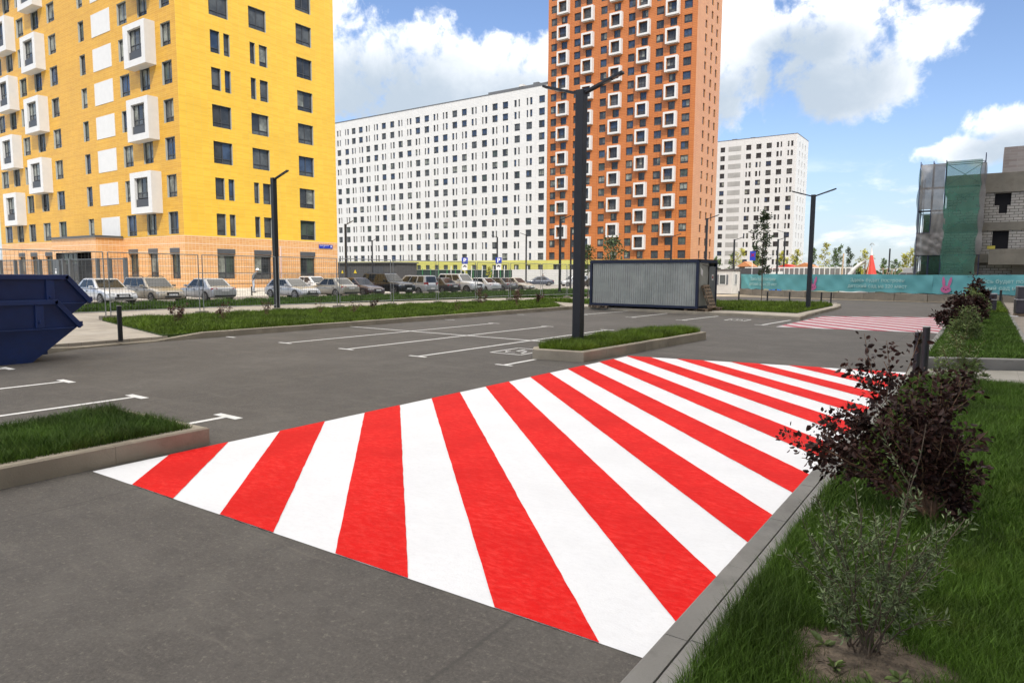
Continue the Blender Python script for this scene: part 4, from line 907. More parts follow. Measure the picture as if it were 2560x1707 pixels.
# temporary mesh fence panels on the sidewalk
ys = [1.4, 5.0, 8.6, 12.24, 16.15, 19.82, 23.52, 27.35, 30.95, 34.6, 38.4, 41.9, 44.9, 48.3]; xs = [-27.6, -27.6, -27.55, -27.52, -27.75, -27.49, -27.54, -27.5, -27.3, -27.15, -27.2, -26.8, -26.4, -26.3]
plab = ['behind the skips at the left picture edge', 'behind the blue skips', 'behind the skip tips and the first white sedan', 'before the white sedan and the beige estate car', 'before the silver sedan', 'before the silver hatchback',
        'before the beige and dark saloons', 'before the black off-roader', 'before the silver estate car', 'before the white and grey off-roader', 'before the dark red-lit saloon', 'behind the last lawn shrubs', 'left of the steel cabin behind the double-arm lamp']
for i in range(len(ys)-1):
    x0, y0, x1, y1 = xs[i], ys[i], xs[i+1], ys[i+1]; d = Vector((x1-x0, y1-y0)); L = d.length-.18; rz = math.atan2(d.y, d.x)
    t = thing('mesh_fence', 'wire mesh fence panel with tube frame '+plab[i], 'fence panel', (x0, y0, .27), rz, 'temporary mesh fence panels along the sidewalk')
    H = 2.42; b = MB()
    b.tube([(.09, 0, -.12), (.09, 0, H)], .021, 8); b.tube([(.09+L, 0, -.12), (.09+L, 0, H)], .021, 8); b.tube([(.09, 0, H), (.09+L, 0, H)], .019, 8); b.tube([(.09, 0, .16), (.09+L, 0, .16)], .019, 8)
    b.build('tube_frame', M_GALV, t)
    b = MB(); nv = int(L/.12); nh = 13
    for k in range(1, nv): b.bar((.09+L*k/nv, 0, .16), (.09+L*k/nv, 0, H), .0055, .0055)
    for k in range(1, nh): b.bar((.09, .004, .16+(H-.16)*k/nh), (.09+L, .004, .16+(H-.16)*k/nh), .0055, .0055)
    b.build('wire_mesh', M_MESH, t)
for i, (x, y) in enumerate(zip(xs, ys)):
    if i in (0,): continue
    b = MB(); w_ = .62 if i % 3 == 0 else .48; poly = [(-w_/2, -.13), (w_/2, -.13), (w_/2, .13), (-w_/2, .13)]
    b.prism(poly, -.15, [-.0]*4); o = b.build('concrete_weight', M_CONCB, bevel=.015); o.location = (x, y, .285); o.rotation_euler = (0, 0, R([80, 96, 88, 100, 84][i % 5]))
    pos = ['', 'under the fence joint behind the skips', 'under the fence joint behind the skip tips', 'at the left corner of the lawn beside the path', 'on the sidewalk between the first two lawn shrubs', 'at the foot of the single-arm lamp', 'below the beige saloon', 'below the black off-roader',
           'below the silver estate car', 'below the white and grey off-roader', 'among the last shrubs of the lawn', 'just left of the double-arm lamp', 'right behind the double-arm lamp pole', 'beside the left end of the steel cabin'][i]
    tag(o, 'concrete fence foot '+pos, 'concrete block', 'concrete feet of the mesh fence')
# grey picket fence before the entrance of the yellow block
pf = thing('picket_fence', 'grey steel picket fence with a gate before the porch of the yellow block', 'fence', (-60, 25, .5))
b = MB(); X0, X1, YF = -92., -53.3, 25.2; zt = 2.95
for z_ in (zt, .85): b.box(X0, X1, YF-.03, YF+.03, z_-.05, z_+.03)
x = X0
while x < X1: b.box(x, x+.028, YF-.006, YF+.006, .8, zt-.05); x += .17
b.build('pickets', M_POLE2, pf, world=True)
for x in (-90, -86, -82, -78, -74.5, -73.2, -69, -64.2, -62.9, -58, -56, -53.5):
    b = MB(); b.box(x-.13, x+.13, YF-.12, YF+.12, .5, zt+.06); b.build('post', M_POLE2, pf, world=True)
b = MB(); b.box(-66.2, -65.0, YF-.06, YF+.05, .6, zt); q = b.build('gate_panel', M_POLE2, pf, world=True)
b = MB(); b.box(-65.75, -65.5, YF-.075, YF-.062, 1.75, 2.0); b.box(-65.75, -65.5, YF-.075, YF-.062, 2.1, 2.18); b.build('notice', M_SIGNW, pf, world=True)

# ---- skips
def skip(label, x, yc, z0, L=3.7, W=1.75, H=1.34):
    t = thing('skip', label, 'waste skip', (x, yc, z0), 0, 'blue skips nested in a stack')
    # side profile (y,z), right half: tip, top corner, foot
    yt, zt_, y1, yb_ = L/2, .72, L/2-.44, L/2-.95
    prof = [(-yb_, 0), (yb_, 0), (yt-.06, zt_), (yt-.02, .80), (y1, H), (-y1, H), (-yt+.02, .80), (-yt+.06, zt_)]
    b = MB(); th = .02
    def wx(z): return W/2-(.10*(1-z/H))
    for sgn in (1, -1):
        outer = [(sgn*wx(z), y, z) for y, z in prof]; inner = [(sgn*(wx(z)-th), y, z+.0) for y, z in prof]
        b.face(outer if sgn > 0 else outer[::-1]); b.face(inner[::-1] if sgn > 0 else inner)
    for i in (0, 1, 7):
        (ya, za), (yb2, zb2) = prof[i], prof[(i+1) % 8]
        b.face([(wx(za), ya, za), (-wx(za), ya, za), (-wx(zb2), yb2, zb2), (wx(zb2), yb2, zb2)])
    b.build('body', M_SKIP, t)
    b = MB(); X = W/2
    for sgn in (1, -1):
        xx = sgn*(X+.012); up_ = Vector((1, 0, 0))
        for (a, c) in (((-y1, H), (y1, H)), ((y1-.005, H+.005), (yt+.035, .76)), ((-y1+.005, H+.005), (-yt-.035, .76))):
            p = Vector((xx, a[0], a[1]-.0)); q = Vector((xx, c[0], c[1])); d = (q-p).normalized(); nn = Vector((0, d.z, -d.y)); nn = nn if nn.z < 0 else -nn
            p = p+nn*.05; q = q+nn*.05; b.bar(p, q, .10, .085, up=Vector((1, 0, 0)))
        b.box(min(xx-.03, xx+.03), max(xx-.03, xx+.03), -yt+.15, yt-.15, .70, .725)
    b.bar((-X, yt+.0, .80), (X, yt+.0, .80), .09, .09); b.bar((-X, -yt, .80), (X, -yt, .80), .09, .09)
    b.build('rim', M_SKIP, t, bevel=.006)
    for sgn in (1, -1):
        for y in (-1.05, .0, 1.05): b = MB(); b.box(sgn*X-.035, sgn*X+.03, y-.08, y+.08, .74, H-.10); b.build('side_rib', M_SKIP, t, bevel=.005)
        for y in (-1.05, 1.05): b = MB(); b.tube([(sgn*(X+.02), y, .86), (sgn*(X+.075), y, .86)], .035, 10); b.build('lifting_pin', M_SKIP, t)
    for sgn in (-1, 1): b = MB(); b.bar((-.6, sgn*(yb_+.30), .20), (.6, sgn*(yb_+.30), .20), .13, .13); b.build('chassis_bar', M_SKIP, t)
skip('lower dark blue steel skip standing on the asphalt at the left edge', -17.45, 4.93, 0)
skip('upper dark blue steel skip nested in the one below', -17.50, 5.18, .54)

# ---- steel cabin
A_ = Vector((-18.0, 33.27)); B_ = Vector((-11.85, 32.95)); dd = (B_-A_); rz = math.atan2(dd.y, dd.x); L = dd.length; Dp = 2.35; H = 2.42
cb = thing('site_cabin', 'zinc sheet site cabin with navy frame standing on pallets', 'cabin', (A_.x, A_.y, .26), rz)
b = MB()
nr = 58
def corr(mb, p0, p1, z0, z1, n, depth=.012):
    p0 = Vector(p0); p1 = Vector(p1); d = (p1-p0); nn = Vector((d.y, -d.x)).normalized()
    for i in range(n):
        t = i/n; w1 = (1/n)
        seq = [(0, 0), (.12, depth), (.5, depth), (.62, 0), (1, 0)]
        for (a, da), (b2, db) in zip(seq, seq[1:]):
            u = p0+d*(t+w1*a)+nn*da; v = p0+d*(t+w1*b2)+nn*db; mb.face([(u.x, u.y, z0), (v.x, v.y, z0), (v.x, v.y, z1), (u.x, u.y, z1)])
corr(b, (.10, .0), (L-.10, .0), .10, H-.12, 46, .028); corr(b, (L, .10), (L, 1.35), .10, H-.12, 11); corr(b, (L-.1, Dp), (.1, Dp), .10, H-.12, nr); corr(b, (0, Dp-.1), (0, .1), .10, H-.12, 20)
b.build('sheet_wall', M_CONT, cb)
b = MB()
for x in (0, L):
    for y in (0, Dp): b.box(x-.07, x+.07, y-.07, y+.07, 0, H)
for y in (0, Dp): b.box(.07, L-.07, y-.06, y+.06, 0, .13); b.box(-.02, L+.02, y-.09, y+.09, H-.12, H+.03)
for x in (0, L): b.box(x-.06, x+.06, .07, Dp-.07, 0, .13); b.box(x-.09, x+.09, .09, Dp-.09, H-.12, H+.03)
b.build('frame', M_CONTF, cb, bevel=.008)
b = MB(); b.box(-.1, L+.1, -.1, Dp+.1, H+.032, H+.055); b.build('roof', mat('rusty_roof_sheet', (.12, .085, .07), .7, var=.3, scale=2), cb)
b = MB(); b.box(L-.01, L+.03, 1.42, 2.35, .14, 2.12); dr = b.build('door', mat('grey_door_sheet', (.17, .18, .195), .45, metal=.3, var=.15, scale=2), cb, bevel=.006)
b = MB(); b.tube([(L+.03, 1.52, 1.05), (L+.08, 1.52, 1.05), (L+.08, 1.52, .9)], .014, 6); b.build('handle', M_FRAME, cb).parent = dr
b = MB(); b.box(L+.034, L+.04, 1.75, 1.98, 1.42, 1.72); b.build('door_notice', M_SIGNW, cb).parent = dr
b = MB(); b.box(L+.041, L+.044, 1.80, 1.93, 1.50, 1.64); b.build('notice_mark', M_TL, cb).parent = dr
b = MB(); b.mesh([(L+.02, .28, 2.1), (L+.02, .62, 1.9), (L+.02, .55, 1.62), (L+.02, .32, 1.75), (L+.024, .28, 2.1), (L+.024, .62, 1.9), (L+.024, .55, 1.62), (L+.024, .32, 1.75)], [(0, 1, 2, 3), (4, 7, 6, 5), (0, 4, 5, 1), (1, 5, 6, 2), (2, 6, 7, 3), (3, 7, 4, 0)]); b.build('torn_notice', M_SIGNW, cb)
b = MB(); b.tube([(L+.03, .5, 2.2), (L+.04, 1.2, 2.14), (L+.04, 1.36, 1.6), (L+.05, 1.36, .2)], .012, 5); b.build('cable', M_TYRE, cb)
def pallet(label, x, y, z, rz, tilt=0., L=1.2, W=.8):
    t = thing('pallet', label, 'pallet', (x, y, z), 0, None); t.rotation_euler = (tilt, 0, rz)
    b = MB()
    for i in range(7): xx = -L/2+i*(L-.1)/6; b.box(xx, xx+.11, -W/2, W/2, .12, .14)
    b.build('top_boards', M_WOOD, t)
    b = MB()
    for y_ in (-W/2+.05, 0, W/2-.05):
        b.box(-L/2, L/2, y_-.05, y_+.05, 0, .018); b.box(-L/2, L/2, y_-.05, y_+.05, .10, .119)
        for x_ in (-L/2+.07, 0, L/2-.07): b.box(x_-.07, x_+.07, y_-.045, y_+.045, .0185, .0995)
    b.build('bearer_blocks', M_WOOD, t)
    return t
def loc_c(x, y): c, s_ = math.cos(rz), math.sin(rz); return A_.x+x*c-y*s_, A_.y+x*s_+y*c
p = loc_c(.45, .35); pallet('wooden pallet under the left end of the steel cabin', p[0], p[1], .13, rz)
p = loc_c(L-.1, .45); pallet('wooden pallet under the right front corner of the steel cabin', p[0], p[1], .13, rz+.1)
p = loc_c(L-.1, 2.1); pallet('wooden pallet under the right rear corner of the steel cabin', p[0], p[1], .13, rz)
p = loc_c(L+.52, .75); t = pallet('wooden pallet leaning on the end wall of the steel cabin', p[0], p[1], .27, 0)
ax = Vector((math.cos(rz), math.sin(rz), 0)); ay = Vector((-math.sin(rz), math.cos(rz), 0)); tl = R(20)
ex = (Vector((0, 0, 1))*math.cos(tl)-ax*math.sin(tl)); ez = (ax*math.cos(tl)+Vector((0, 0, 1))*math.sin(tl)); ey = ez.cross(ex)
Mx = Matrix((ex, ey, ez)).transposed().to_4x4(); c = Vector((p[0], p[1], .30))+ex*.60; Mx.translation = c-ez*.08; t.matrix_world = Mx

# ---- white kiosk
kx, ky = -20.7, 67.4
kk = thing('kiosk', 'small white guard kiosk at the left end of the teal banner', 'kiosk', (kx, ky, 0), R(-2))
b = MB(); corr(b, (-1.95, 0), (0, 0), .1, 2.42, 16, .02); corr(b, (0, 0), (0, 2.2), .1, 2.42, 16, .02); b.face([(0, 2.2, .1), (-1.95, 2.2, .1), (-1.95, 2.2, 2.42), (0, 2.2, 2.42)]); b.face([(-1.95, 2.2, .1), (-1.95, 0, .1), (-1.95, 0, 2.42), (-1.95, 2.2, 2.42)]); b.build('panel_wall', M_KIOSK, kk)
b = MB(); b.box(-2.05, .1, -.1, 2.3, 2.42, 2.54); b.build('roof', mat('kiosk_roof', (.09, .08, .08), .7), kk)
F = MB(); F.box(-1.35, -1.27, -.05, -.005, 1.05, 1.95); F.box(-.70, -.62, -.05, -.005, 1.05, 1.95); F.box(-1.35, -.62, -.05, -.005, .97, 1.05); F.box(-1.35, -.62, -.05, -.005, 1.95, 2.03); wf = F.build('window', M_WBOX, kk)
b = MB(); b.face([(-1.27, -.022, 1.05), (-.70, -.022, 1.05), (-.70, -.022, 1.95), (-1.27, -.022, 1.95)]); b.build('pane', GL[3], kk).parent = wf
b = MB(); b.box(-1.55, -1.38, -.04, -.005, 1.0, 1.98); b.build('shutter', M_SPAN, kk); b = MB(); b.box(-.59, -.42, -.04, -.005, 1.0, 1.98); b.build('shutter', M_SPAN, kk)
F = MB(); F.box(.005, .05, .55, .62, 1.05, 2.0); F.box(.005, .05, 1.25, 1.32, 1.05, 2.0); F.box(.005, .05, .55, 1.32, .98, 1.05); F.box(.005, .05, .55, 1.32, 2.0, 2.07); wf = F.build('window', M_WBOX, kk)
b = MB(); b.face([(.025, .62, 1.05), (.025, 1.25, 1.05), (.025, 1.25, 2.0), (.025, .62, 2.0)]); b.build('pane', GL[3], kk).parent = wf

# ---- block wall and banners
BP = [Vector(p) for p in ((-20.1, 68.4), (-16.1, 64.6), (-13.4, 62.9), (-10.75, 62.1), (-8.3, 61.5), (-5.7, 60.7), (-.8, 59.4), (3.5, 58.4), (8.5, 57.4))]
def path_at(s):
    for a, b2 in zip(BP, BP[1:]):
        L_ = (b2-a).length
        if s <= L_: return a.lerp(b2, s/L_), (b2-a).normalized()
        s -= L_
    return BP[-1], (BP[-1]-BP[-2]).normalized()
TL = sum((b2-a).length for a, b2 in zip(BP, BP[1:])); s = 0; i = 0
wordpos = ['first', 'second', 'third', 'fourth', 'fifth', 'sixth', 'seventh', 'eighth', 'ninth', 'tenth', 'eleventh', 'twelfth', 'thirteenth', 'fourteenth', 'fifteenth', 'sixteenth']
while s < TL-.5 and i < 16:
    Lb = 2.36; p, d = path_at(s+Lb/2); b = MB(); b.box(-Lb/2+.015, Lb/2-.015, -.2, .2, 0, .58)
    o = b.build('concrete_block', M_CONCB, bevel=.02); o.location = (p.x, p.y, .0); o.rotation_euler = (0, 0, math.atan2(d.y, d.x)+random.gauss(0, .008)); tag(o, 'long grey concrete block under the teal banner, %s from the kiosk' % wordpos[i], 'concrete block', 'concrete blocks under the teal banner'); s += Lb; i += 1
def banner(label, s0, s1, text_s, bunny_s, z0=.66, z1=2.06):
    p0, d0 = path_at(s0); t = thing('banner', label, 'banner', (p0.x, p0.y, 0), 0, 'teal banners along the concrete blocks')
    b = MB(); n = int((s1-s0)/.12); m_ = 10; vs = []; rg = random.Random(int(s0*10))
    for j in range(m_+1):
        for i_ in range(n+1):
            p, d = path_at(s0+(s1-s0)*i_/n); nn = Vector((d.y, -d.x)); u = (s1-s0)*i_/n
            wv = .035*math.sin(u*1.3+j*.25)+.022*math.sin(u*3.1-j*.5)+.015*math.sin(u*5+j*.8)
            vs.append((p.x+nn.x*(.24+wv), p.y+nn.y*(.24+wv), z0+(z1-z0)*j/m_-.02*math.sin(u*.9)-(.03 if j == 0 else 0)*math.sin(u*4)))
    b.mesh(vs, [(j*(n+1)+i_, j*(n+1)+i_+1, (j+1)*(n+1)+i_+1, (j+1)*(n+1)+i_) for j in range(m_) for i_ in range(n)]); b.build('cloth', M_TEAL, t, world=True, smooth=True)
    b = MB(); q = s0+.1
    while q < s1: p, d = path_at(q); b.bar((p.x, p.y, .5), (p.x, p.y, z1), .05, .05); q += 2.4
    b.build('post', M_POLE2, t, world=True)
    if text_s:
        p, d = path_at(text_s); nn = Vector((d.y, -d.x)); ang = math.atan2(d.y, d.x)
        base = Matrix.Translation((p.x+nn.x*.34-p0.x, p.y+nn.y*.34-p0.y, 0))@Matrix.Rotation(ang, 4, 'Z')@MXm
        text_obj('Здесь будет построен', .385, M_TEXT, t, Matrix.Translation((0, 0, 1.60))@base, 'lettering', .004); text_obj('детский сад на 220 мест', .385, M_TEXT, t, Matrix.Translation((0, 0, 1.13))@base, 'lettering', .004)
    if bunny_s:
        p, d = path_at(bunny_s); nn = Vector((d.y, -d.x)); b = MB()
        def q2(u, z, mi=0, r1=.1, r2=.1, tilt=0., off=.34):
            pts = []
            for k in range(16):
                a = 2*math.pi*k/16; x_ = r1*math.cos(a); z_ = r2*math.sin(a); xr = x_*math.cos(tilt)-z_*math.sin(tilt)+u; zr = x_*math.sin(tilt)+z_*math.cos(tilt)+z; pts.append((p.x+d.x*xr+nn.x*off, p.y+d.y*xr+nn.y*off, zr))
            b.face(pts, mi)
        q2(0, .98, 0, .34, .27); q2(-.16, 1.5, 0, .10, .42, .10, .342); q2(.24, 1.5, 0, .10, .40, -.22, .342)
        q2(-.13, 1.03, 1, .035, .045, 0, .35); q2(.15, 1.03, 1, .035, .045, 0, .35); q2(.01, .95, 1, .05, .035, 0, .35); b.build('rabbit_print', [M_PINK, M_BLACK], t, world=True)
banner('teal banner with pale lettering beside the white kiosk', .4, 9.6, 4.3, None)
banner('teal banner with a pink rabbit head at its left end, right of the double-arm lamp', 9.6, 19.2, 15.2, 10.0)
banner('teal banner with a pink rabbit head at its left end, before the unfinished building', 19.2, 31.5, 24.0, 20.1)

# ---- wrapped goods on pallets at the right edge
def goods(label, x, y, z, w_, d_, hs):
    t = thing('wrapped_pallet_load', label, 'pallet load', (x, y, z), R(3)); zz = .12
    b = MB(); b.box(0, w_, 0, d_, 0, .1); b.build('pallet', M_WOOD, t)
    for k, h_ in enumerate(hs):
        b = MB(); o_ = .03*k; b.box(o_, w_-o_*.3, o_, d_, zz, zz+h_); b.build('stack', M_WRAP, t, bevel=.02); c_ = MB(); c_.box(o_-.01, w_+.01, o_-.012, d_+.01, zz+h_-.015, zz+h_+.03); c_.build('film', M_FILM, t, bevel=.01); zz += h_+.03
goods('tall stack of dark film-wrapped goods at the right picture edge', 1.12, 38.3, .17, 1.6, 1.1, (.62, .55))
goods('lower stack of dark film-wrapped goods behind the far right shrubs', -.62, 40.7, .14, 1.05, 1.0, (.55, .25))
o = MB(); o.box(-.15, .15, -.12, .12, 0, .02); q = o.build('litter_sheet', M_SIGNW); q.location = (1.02, 36.4, .24); tag(q, 'small crumpled white sheet on the kerb beside the dark pallet load', 'litter')
o = MB(); o.box(-1.0, .9, -.3, .3, 0, .22); o.box(-.7, .5, -.25, .3, .22, .36); q = o.build('plank_pile', mat('pale_planks', (.45, .34, .23), .8, var=.3, scale=4), bevel=.03); q.location = (-1.2, 66, 1.55)
tag(q, 'pile of pale planks in front of the green net, above the banner edge', 'planks')
st = MB(); st.box(-1.1, 1.0, -.35, .35, 0, 1.54); q = st.build('timber_stack', M_CONCB); q.location = (-1.2, 66, 0); tag(q, 'grey block stack carrying the pale planks behind the banner', 'block stack')
o = MB(); o.box(-.3, .3, -.15, .15, 0, .28); q = o.build('yellow_crate', mat('faded_yellow', (.42, .36, .06), .7), bevel=.02); q.location = (.05, 74.72, 4.4); tag(q, 'small faded yellow crate on the concrete balcony edge', 'crate')

# ---- far side: hoardings, hut, signs
t = thing('hoarding', 'plain white hoarding before the orange tower, behind the dark saloon', 'hoarding', (-62, 105, 0)); b = MB()
for i in range(14): b.box(-73.8+i*2.4, -73.8+i*2.4+2.385, 105, 105.05, .0, 2.78)
b.build('panel', M_HOARD, t, world=True)
t = thing('hoarding', 'dark green slatted hoarding with green and white posts before the lime ground floor', 'hoarding', (-95, 115, 0)); b = MB()
for i in range(17): x = -118+i*2.45; b.box(x, x+2.35, 115, 115.06, 1.0, 2.75)
b.build('panel', M_GRNP, t, world=True)
b = MB()
for i in range(17): b.box(-118.1+i*2.45, -118.0+i*2.45, 114.9, 115.0, .0, 3.1)
b.build('post', M_GRN, t, world=True)
b = MB(); b.box(-118, -77, 114.86, 114.92, 2.78, 2.84)
for i in range(8): b.bar((-97+i*2.9, 114.4, 0), (-97.2+i*2.9, 114.9, 3.6), .12, .12)
b.build('rail', M_HOARD, t, world=True)
t = thing('utility_hut', 'low dark grey utility hut between the yellow block and the white block', 'hut', (-108, 100, 0))
b = MB(); b.box(-117.5, -99.2, 100, 106, 0, 4.0); b.build('wall', mat('dark_grey_render', (.055, .055, .058), .8), t, world=True); b = MB(); b.box(-117.8, -98.9, 99.6, 106.3, 4.0, 4.25); b.build('roof', M_ROOF, t, world=True)
b = MB(); b.box(-106, -103, 99.95, 99.99, 1.0, 3.3); b.box(-114.5, -113, 99.95, 99.99, .4, 3.2); b.build('louvre_door', M_FRAME, t, world=True)
b = MB(); b.face([(-116, 99.93, 1.9), (-115.2, 99.93, 1.9), (-115.6, 99.93, 2.6)]); b.face([(-112, 99.93, 1.9), (-111.0, 99.93, 1.9), (-111.5, 99.93, 2.7)]); b.build('warning_sign', M_YMARK, t, world=True)
def psign(label, x, y, z):
    t = thing('parking_sign', label, 'road sign', (x, y, .1), R(30), 'blue parking signs')
    b = MB(); b.tube([(0, 0, 0), (0, 0, z+.35)], .035, 8); b.build('pole', M_SIGNW, t)
    b = MB(); b.box(-.36, .36, -.05, -.03, z-.36, z+.36); pl = b.build('plate', M_SIGNB, t)
    text_obj('P', .72, M_SIGNW, t, Matrix.Translation((0, -.058, z+.0))@MXm, 'letter', .012).parent = pl
    b = MB(); b.box(-.3, .3, -.05, -.03, z-1.1, z-.42); q = b.build('lower_plate', M_SIGNW, t)
    b = MB(); b.box(-.2, .22, -.06, -.052, z-.70, z-.60); b.box(-.12, .10, -.06, -.052, z-.61, z-.52); b.tube([(-.12, -.055, z-.73), (-.12, -.062, z-.73)], .05, 8); b.tube([(.13, -.055, z-.73), (.13, -.062, z-.73)], .05, 8); b.build('car_pictogram', M_BLACK, t).parent = q
psign('blue parking sign with a white plate, the left of the pair above the white off-roader', -50.2, 61.8, 3.35)
psign('blue parking sign with a white plate, the right of the pair above the white saloon', -47.2, 64.4, 3.40)
t = thing('road_sign', 'blue road sign with red cross bars right of the kiosk roof', 'road sign', (-23.2, 83, .1), R(30))
b = MB(); b.tube([(0, 0, 0), (0, 0, 4.7)], .03, 8); b.build('pole', M_SIGNW, t); b = MB(); b.box(-.33, .33, -.05, -.03, 3.6, 4.7); b.build('plate', M_SIGNB, t)
b = MB(); b.bar((-.2, -.055, 4.45), (.2, -.055, 4.05), .02, .08); b.bar((.2, -.06, 4.45), (-.2, -.06, 4.05), .02, .08); b.build('mark', M_TL, t)

# ---- playground beyond the banner
YP = 95.
t = thing('slat_fence', 'white-framed fence with grey panels beyond the banner, below the yellow trees', 'fence', (-21, YP, 0)); b = MB(); c_ = MB()
x = -27.5
while x < -14.2:
    c_.box(x, x+.12, YP-.05, YP+.05, .8, 3.0); wdt = .9 if x < -23.5 else .62; b.box(x+.16, x+wdt-.04, YP, YP+.04, 1.0 if (x < -23 or x > -19.5) else 2.1, 2.85); x += wdt
c_.box(-27.5, -14.1, YP-.04, YP+.06, 2.88, 3.05); c_.build('white_frame', M_WHITEP, t, world=True); b.build('grey_panel', mat('grey_panel', (.16, .155, .155), .6), t, world=True)
b = MB(); b.box(-22.9, -18.2, 92, 92.5, 0, 2.0); q = b.build('concrete_wall', M_CONCB); tag(q, 'low grey block wall right of the blue portable toilet', 'wall')
b = MB(); b.box(-27.9, -24.2, 92.3, 92.4, 0, 2.9); q = b.build('dark_screen', mat('dark_screen_mesh', (.045, .045, .05), .8)); tag(q, 'dark mesh screen between the kiosk and the blue portable toilet', 'screen')
t = thing('portable_toilet', 'blue portable toilet with a white roof behind the banner', 'portable toilet', (-22.3, 90, 0)); b = MB(); b.box(-.65, .65, 0, 1.2, 0, 2.1); b.build('cabin', M_BLUE, t, bevel=.03); b = MB(); b.prism([(-.7, -.05), (.7, -.05), (.7, 1.25), (-.7, 1.25)], 2.1, [2.3, 2.45, 2.45, 2.3]); b.build('roof', M_WHITEP, t)
for lab, x0, x1, y, z, m_ in (('red roofed play hut behind the white-framed fence', -26.2, -20.9, 101, 3.1, M_REDP), ('orange brown play hut roof right of the red one', -22.5, -18.9, 99, 3.25, M_BROWNR), ('small orange gable roof above the kiosk side of the playground', -30.5, -28.3, 101, 3.5, M_BROWNR)):
    t = thing('play_hut', lab, 'play hut', ((x0+x1)/2, y, 0)); b = MB(); b.box(x0+.3, x1-.3, y+.3, y+3, 0, z-.2); b.build('wall', M_WOOD, t, world=True)
    b = MB(); xm = (x0+x1)/2; b.mesh([(x0, y, z-.3), (x1, y, z-.3), (x1, y+3.3, z-.3), (x0, y+3.3, z-.3), (xm, y, z+.45), (xm, y+3.3, z+.45)], [(0, 1, 4), (1, 2, 5, 4), (2, 3, 5), (3, 0, 4, 5), (0, 3, 2, 1)]); b.build('roof', m_, t, world=True)
t = thing('play_tower', 'red cone play tower with a white tip and long wooden legs', 'play tower', (-11.95, YP, 0)); b = MB()
b.tube([(-.0, 0, 2.0), (-.1, 0, 4.55)], [.62, .14], 12); b.build('cone', M_REDP, t); b = MB(); b.tube([(-.1, 0, 4.5), (-.12, 0, 5.5)], [.17, .02], 10); b.build('tip', M_WHITEP, t)
b = MB()
for a in range(5): q = a*2*math.pi/5+.3; b.tube([(1.0*math.cos(q), 1.0*math.sin(q), 0), (-.1+.05*math.cos(q), .05*math.sin(q), 4.7)], .05, 6)
b.build('leg', mat('pale_timber', (.48, .36, .25), .8), t); b = MB(); b.tube([(-.12, 0, 5.4), (-.12, 0, 5.95)], .02, 5); b.tube([(-.35, 0, 5.7), (-.2, .0, 5.98), (.02, .0, 5.98), (.15, .0, 5.72)], .05, 6); b.build('finial', M_GALV, t)
t = thing('slide', 'white curved tube slide left of the red cone tower', 'slide', (-13.6, YP, 0)); b = MB(); b.tube([(-1.0, 0, 1.5), (-.75, 0, 2.2), (-.2, 0, 2.95), (.45, 0, 3.5), (1.0, 0, 3.85)], [.26, .25, .22, .19, .17], 10); b.build('tube', M_WHITEP, t, smooth=True); b = MB(); b.tube([(.9, 0, 0), (.9, 0, 3.7)], .07, 6); b.tube([(-.7, 0, 0), (-.7, 0, 2.1)], .07, 6); b.build('support', M_WOOD, t)
def dome(label, x, y, rx, rz_, mtl=M_WHITEP):
    b = MB(); n = 16; vs = []; 
    for j in range(5):
        e = j*math.pi/2/4
        for k in range(n): a = 2*math.pi*k/n; vs.append((rx*math.cos(e)*math.cos(a), rx*.7*math.cos(e)*math.sin(a), rz_*math.sin(e)))
    b.mesh(vs, [(j*n+k, j*n+(k+1) % n, (j+1)*n+(k+1) % n, (j+1)*n+k) for j in range(4) for k in range(n)]); o = b.build('play_dome', mtl, smooth=True); o.location = (x, y, 0); tag(o, label, 'play dome')
dome('low white play dome in front of the red cone tower', -12.8, 90, 2.0, 2.05)
b = MB(); b.box(-8.4, -7.2, 93.5, 94.5, 0, 2.95); q = b.build('white_cabinet', M_WHITEP, bevel=.03); tag(q, 'plain white cabinet left of the scaffold foot', 'cabinet')
t = thing('timber_post', 'leaning pale timber post left of the white slide', 'post', (-15.2, 94, 0)); b = MB(); b.tube([(0, 0, 0), (.15, 0, 4.75)], .09, 6); b.build('shaft', MATS['pale_timber'], t)
t = thing('climbing_frame', 'bare timber climbing poles right of the red cone tower', 'climbing frame', (-9.7, 94, 0)); b = MB()
for a, c_ in (((-.6, 0, 0), (-.9, 0, 3.0)), ((-.2, 0, 0), (.1, 0, 2.7)), ((.3, 0, 0), (-.3, 0, 2.4)), ((-.9, 0, .0), (-.35, 0, 2.9)), ((.3, .3, 0), (.45, 0, 2.9))): b.tube([a, c_], .07, 6)
b.build('pole', MATS['pale_timber'], t)
b = MB()
for i in range(14): b.tube([(-14+i*1.15, 104, 0), (-14+i*1.15, 104, 2.9)], .03, 5)
b.tube([(-14.3, 104, 2.85), (1, 104, 2.9)], .035, 5); b.tube([(-14.3, 104, 2.0), (1, 104, 2.0)], .025, 5); q = b.build('rail_fence', mat('pale_rail', (.45, .42, .33), .7)); tag(q, 'pale rail fence running behind the red cone tower', 'fence')
# far-off wood line
rg = np.random.default_rng(50); n = 9000; X = rg.uniform(-420, 120, n); Y = rg.uniform(560, 640, n); Hh = 5*(1+.5*np.sin(X*.05)+.3*np.sin(X*.21)); 
tag(leaves('far_trees', np.stack([X, Y, rg.uniform(0, 1, n)*Hh], 1), 3.2, M_LDKT, None, 51, .8), kind='stuff')

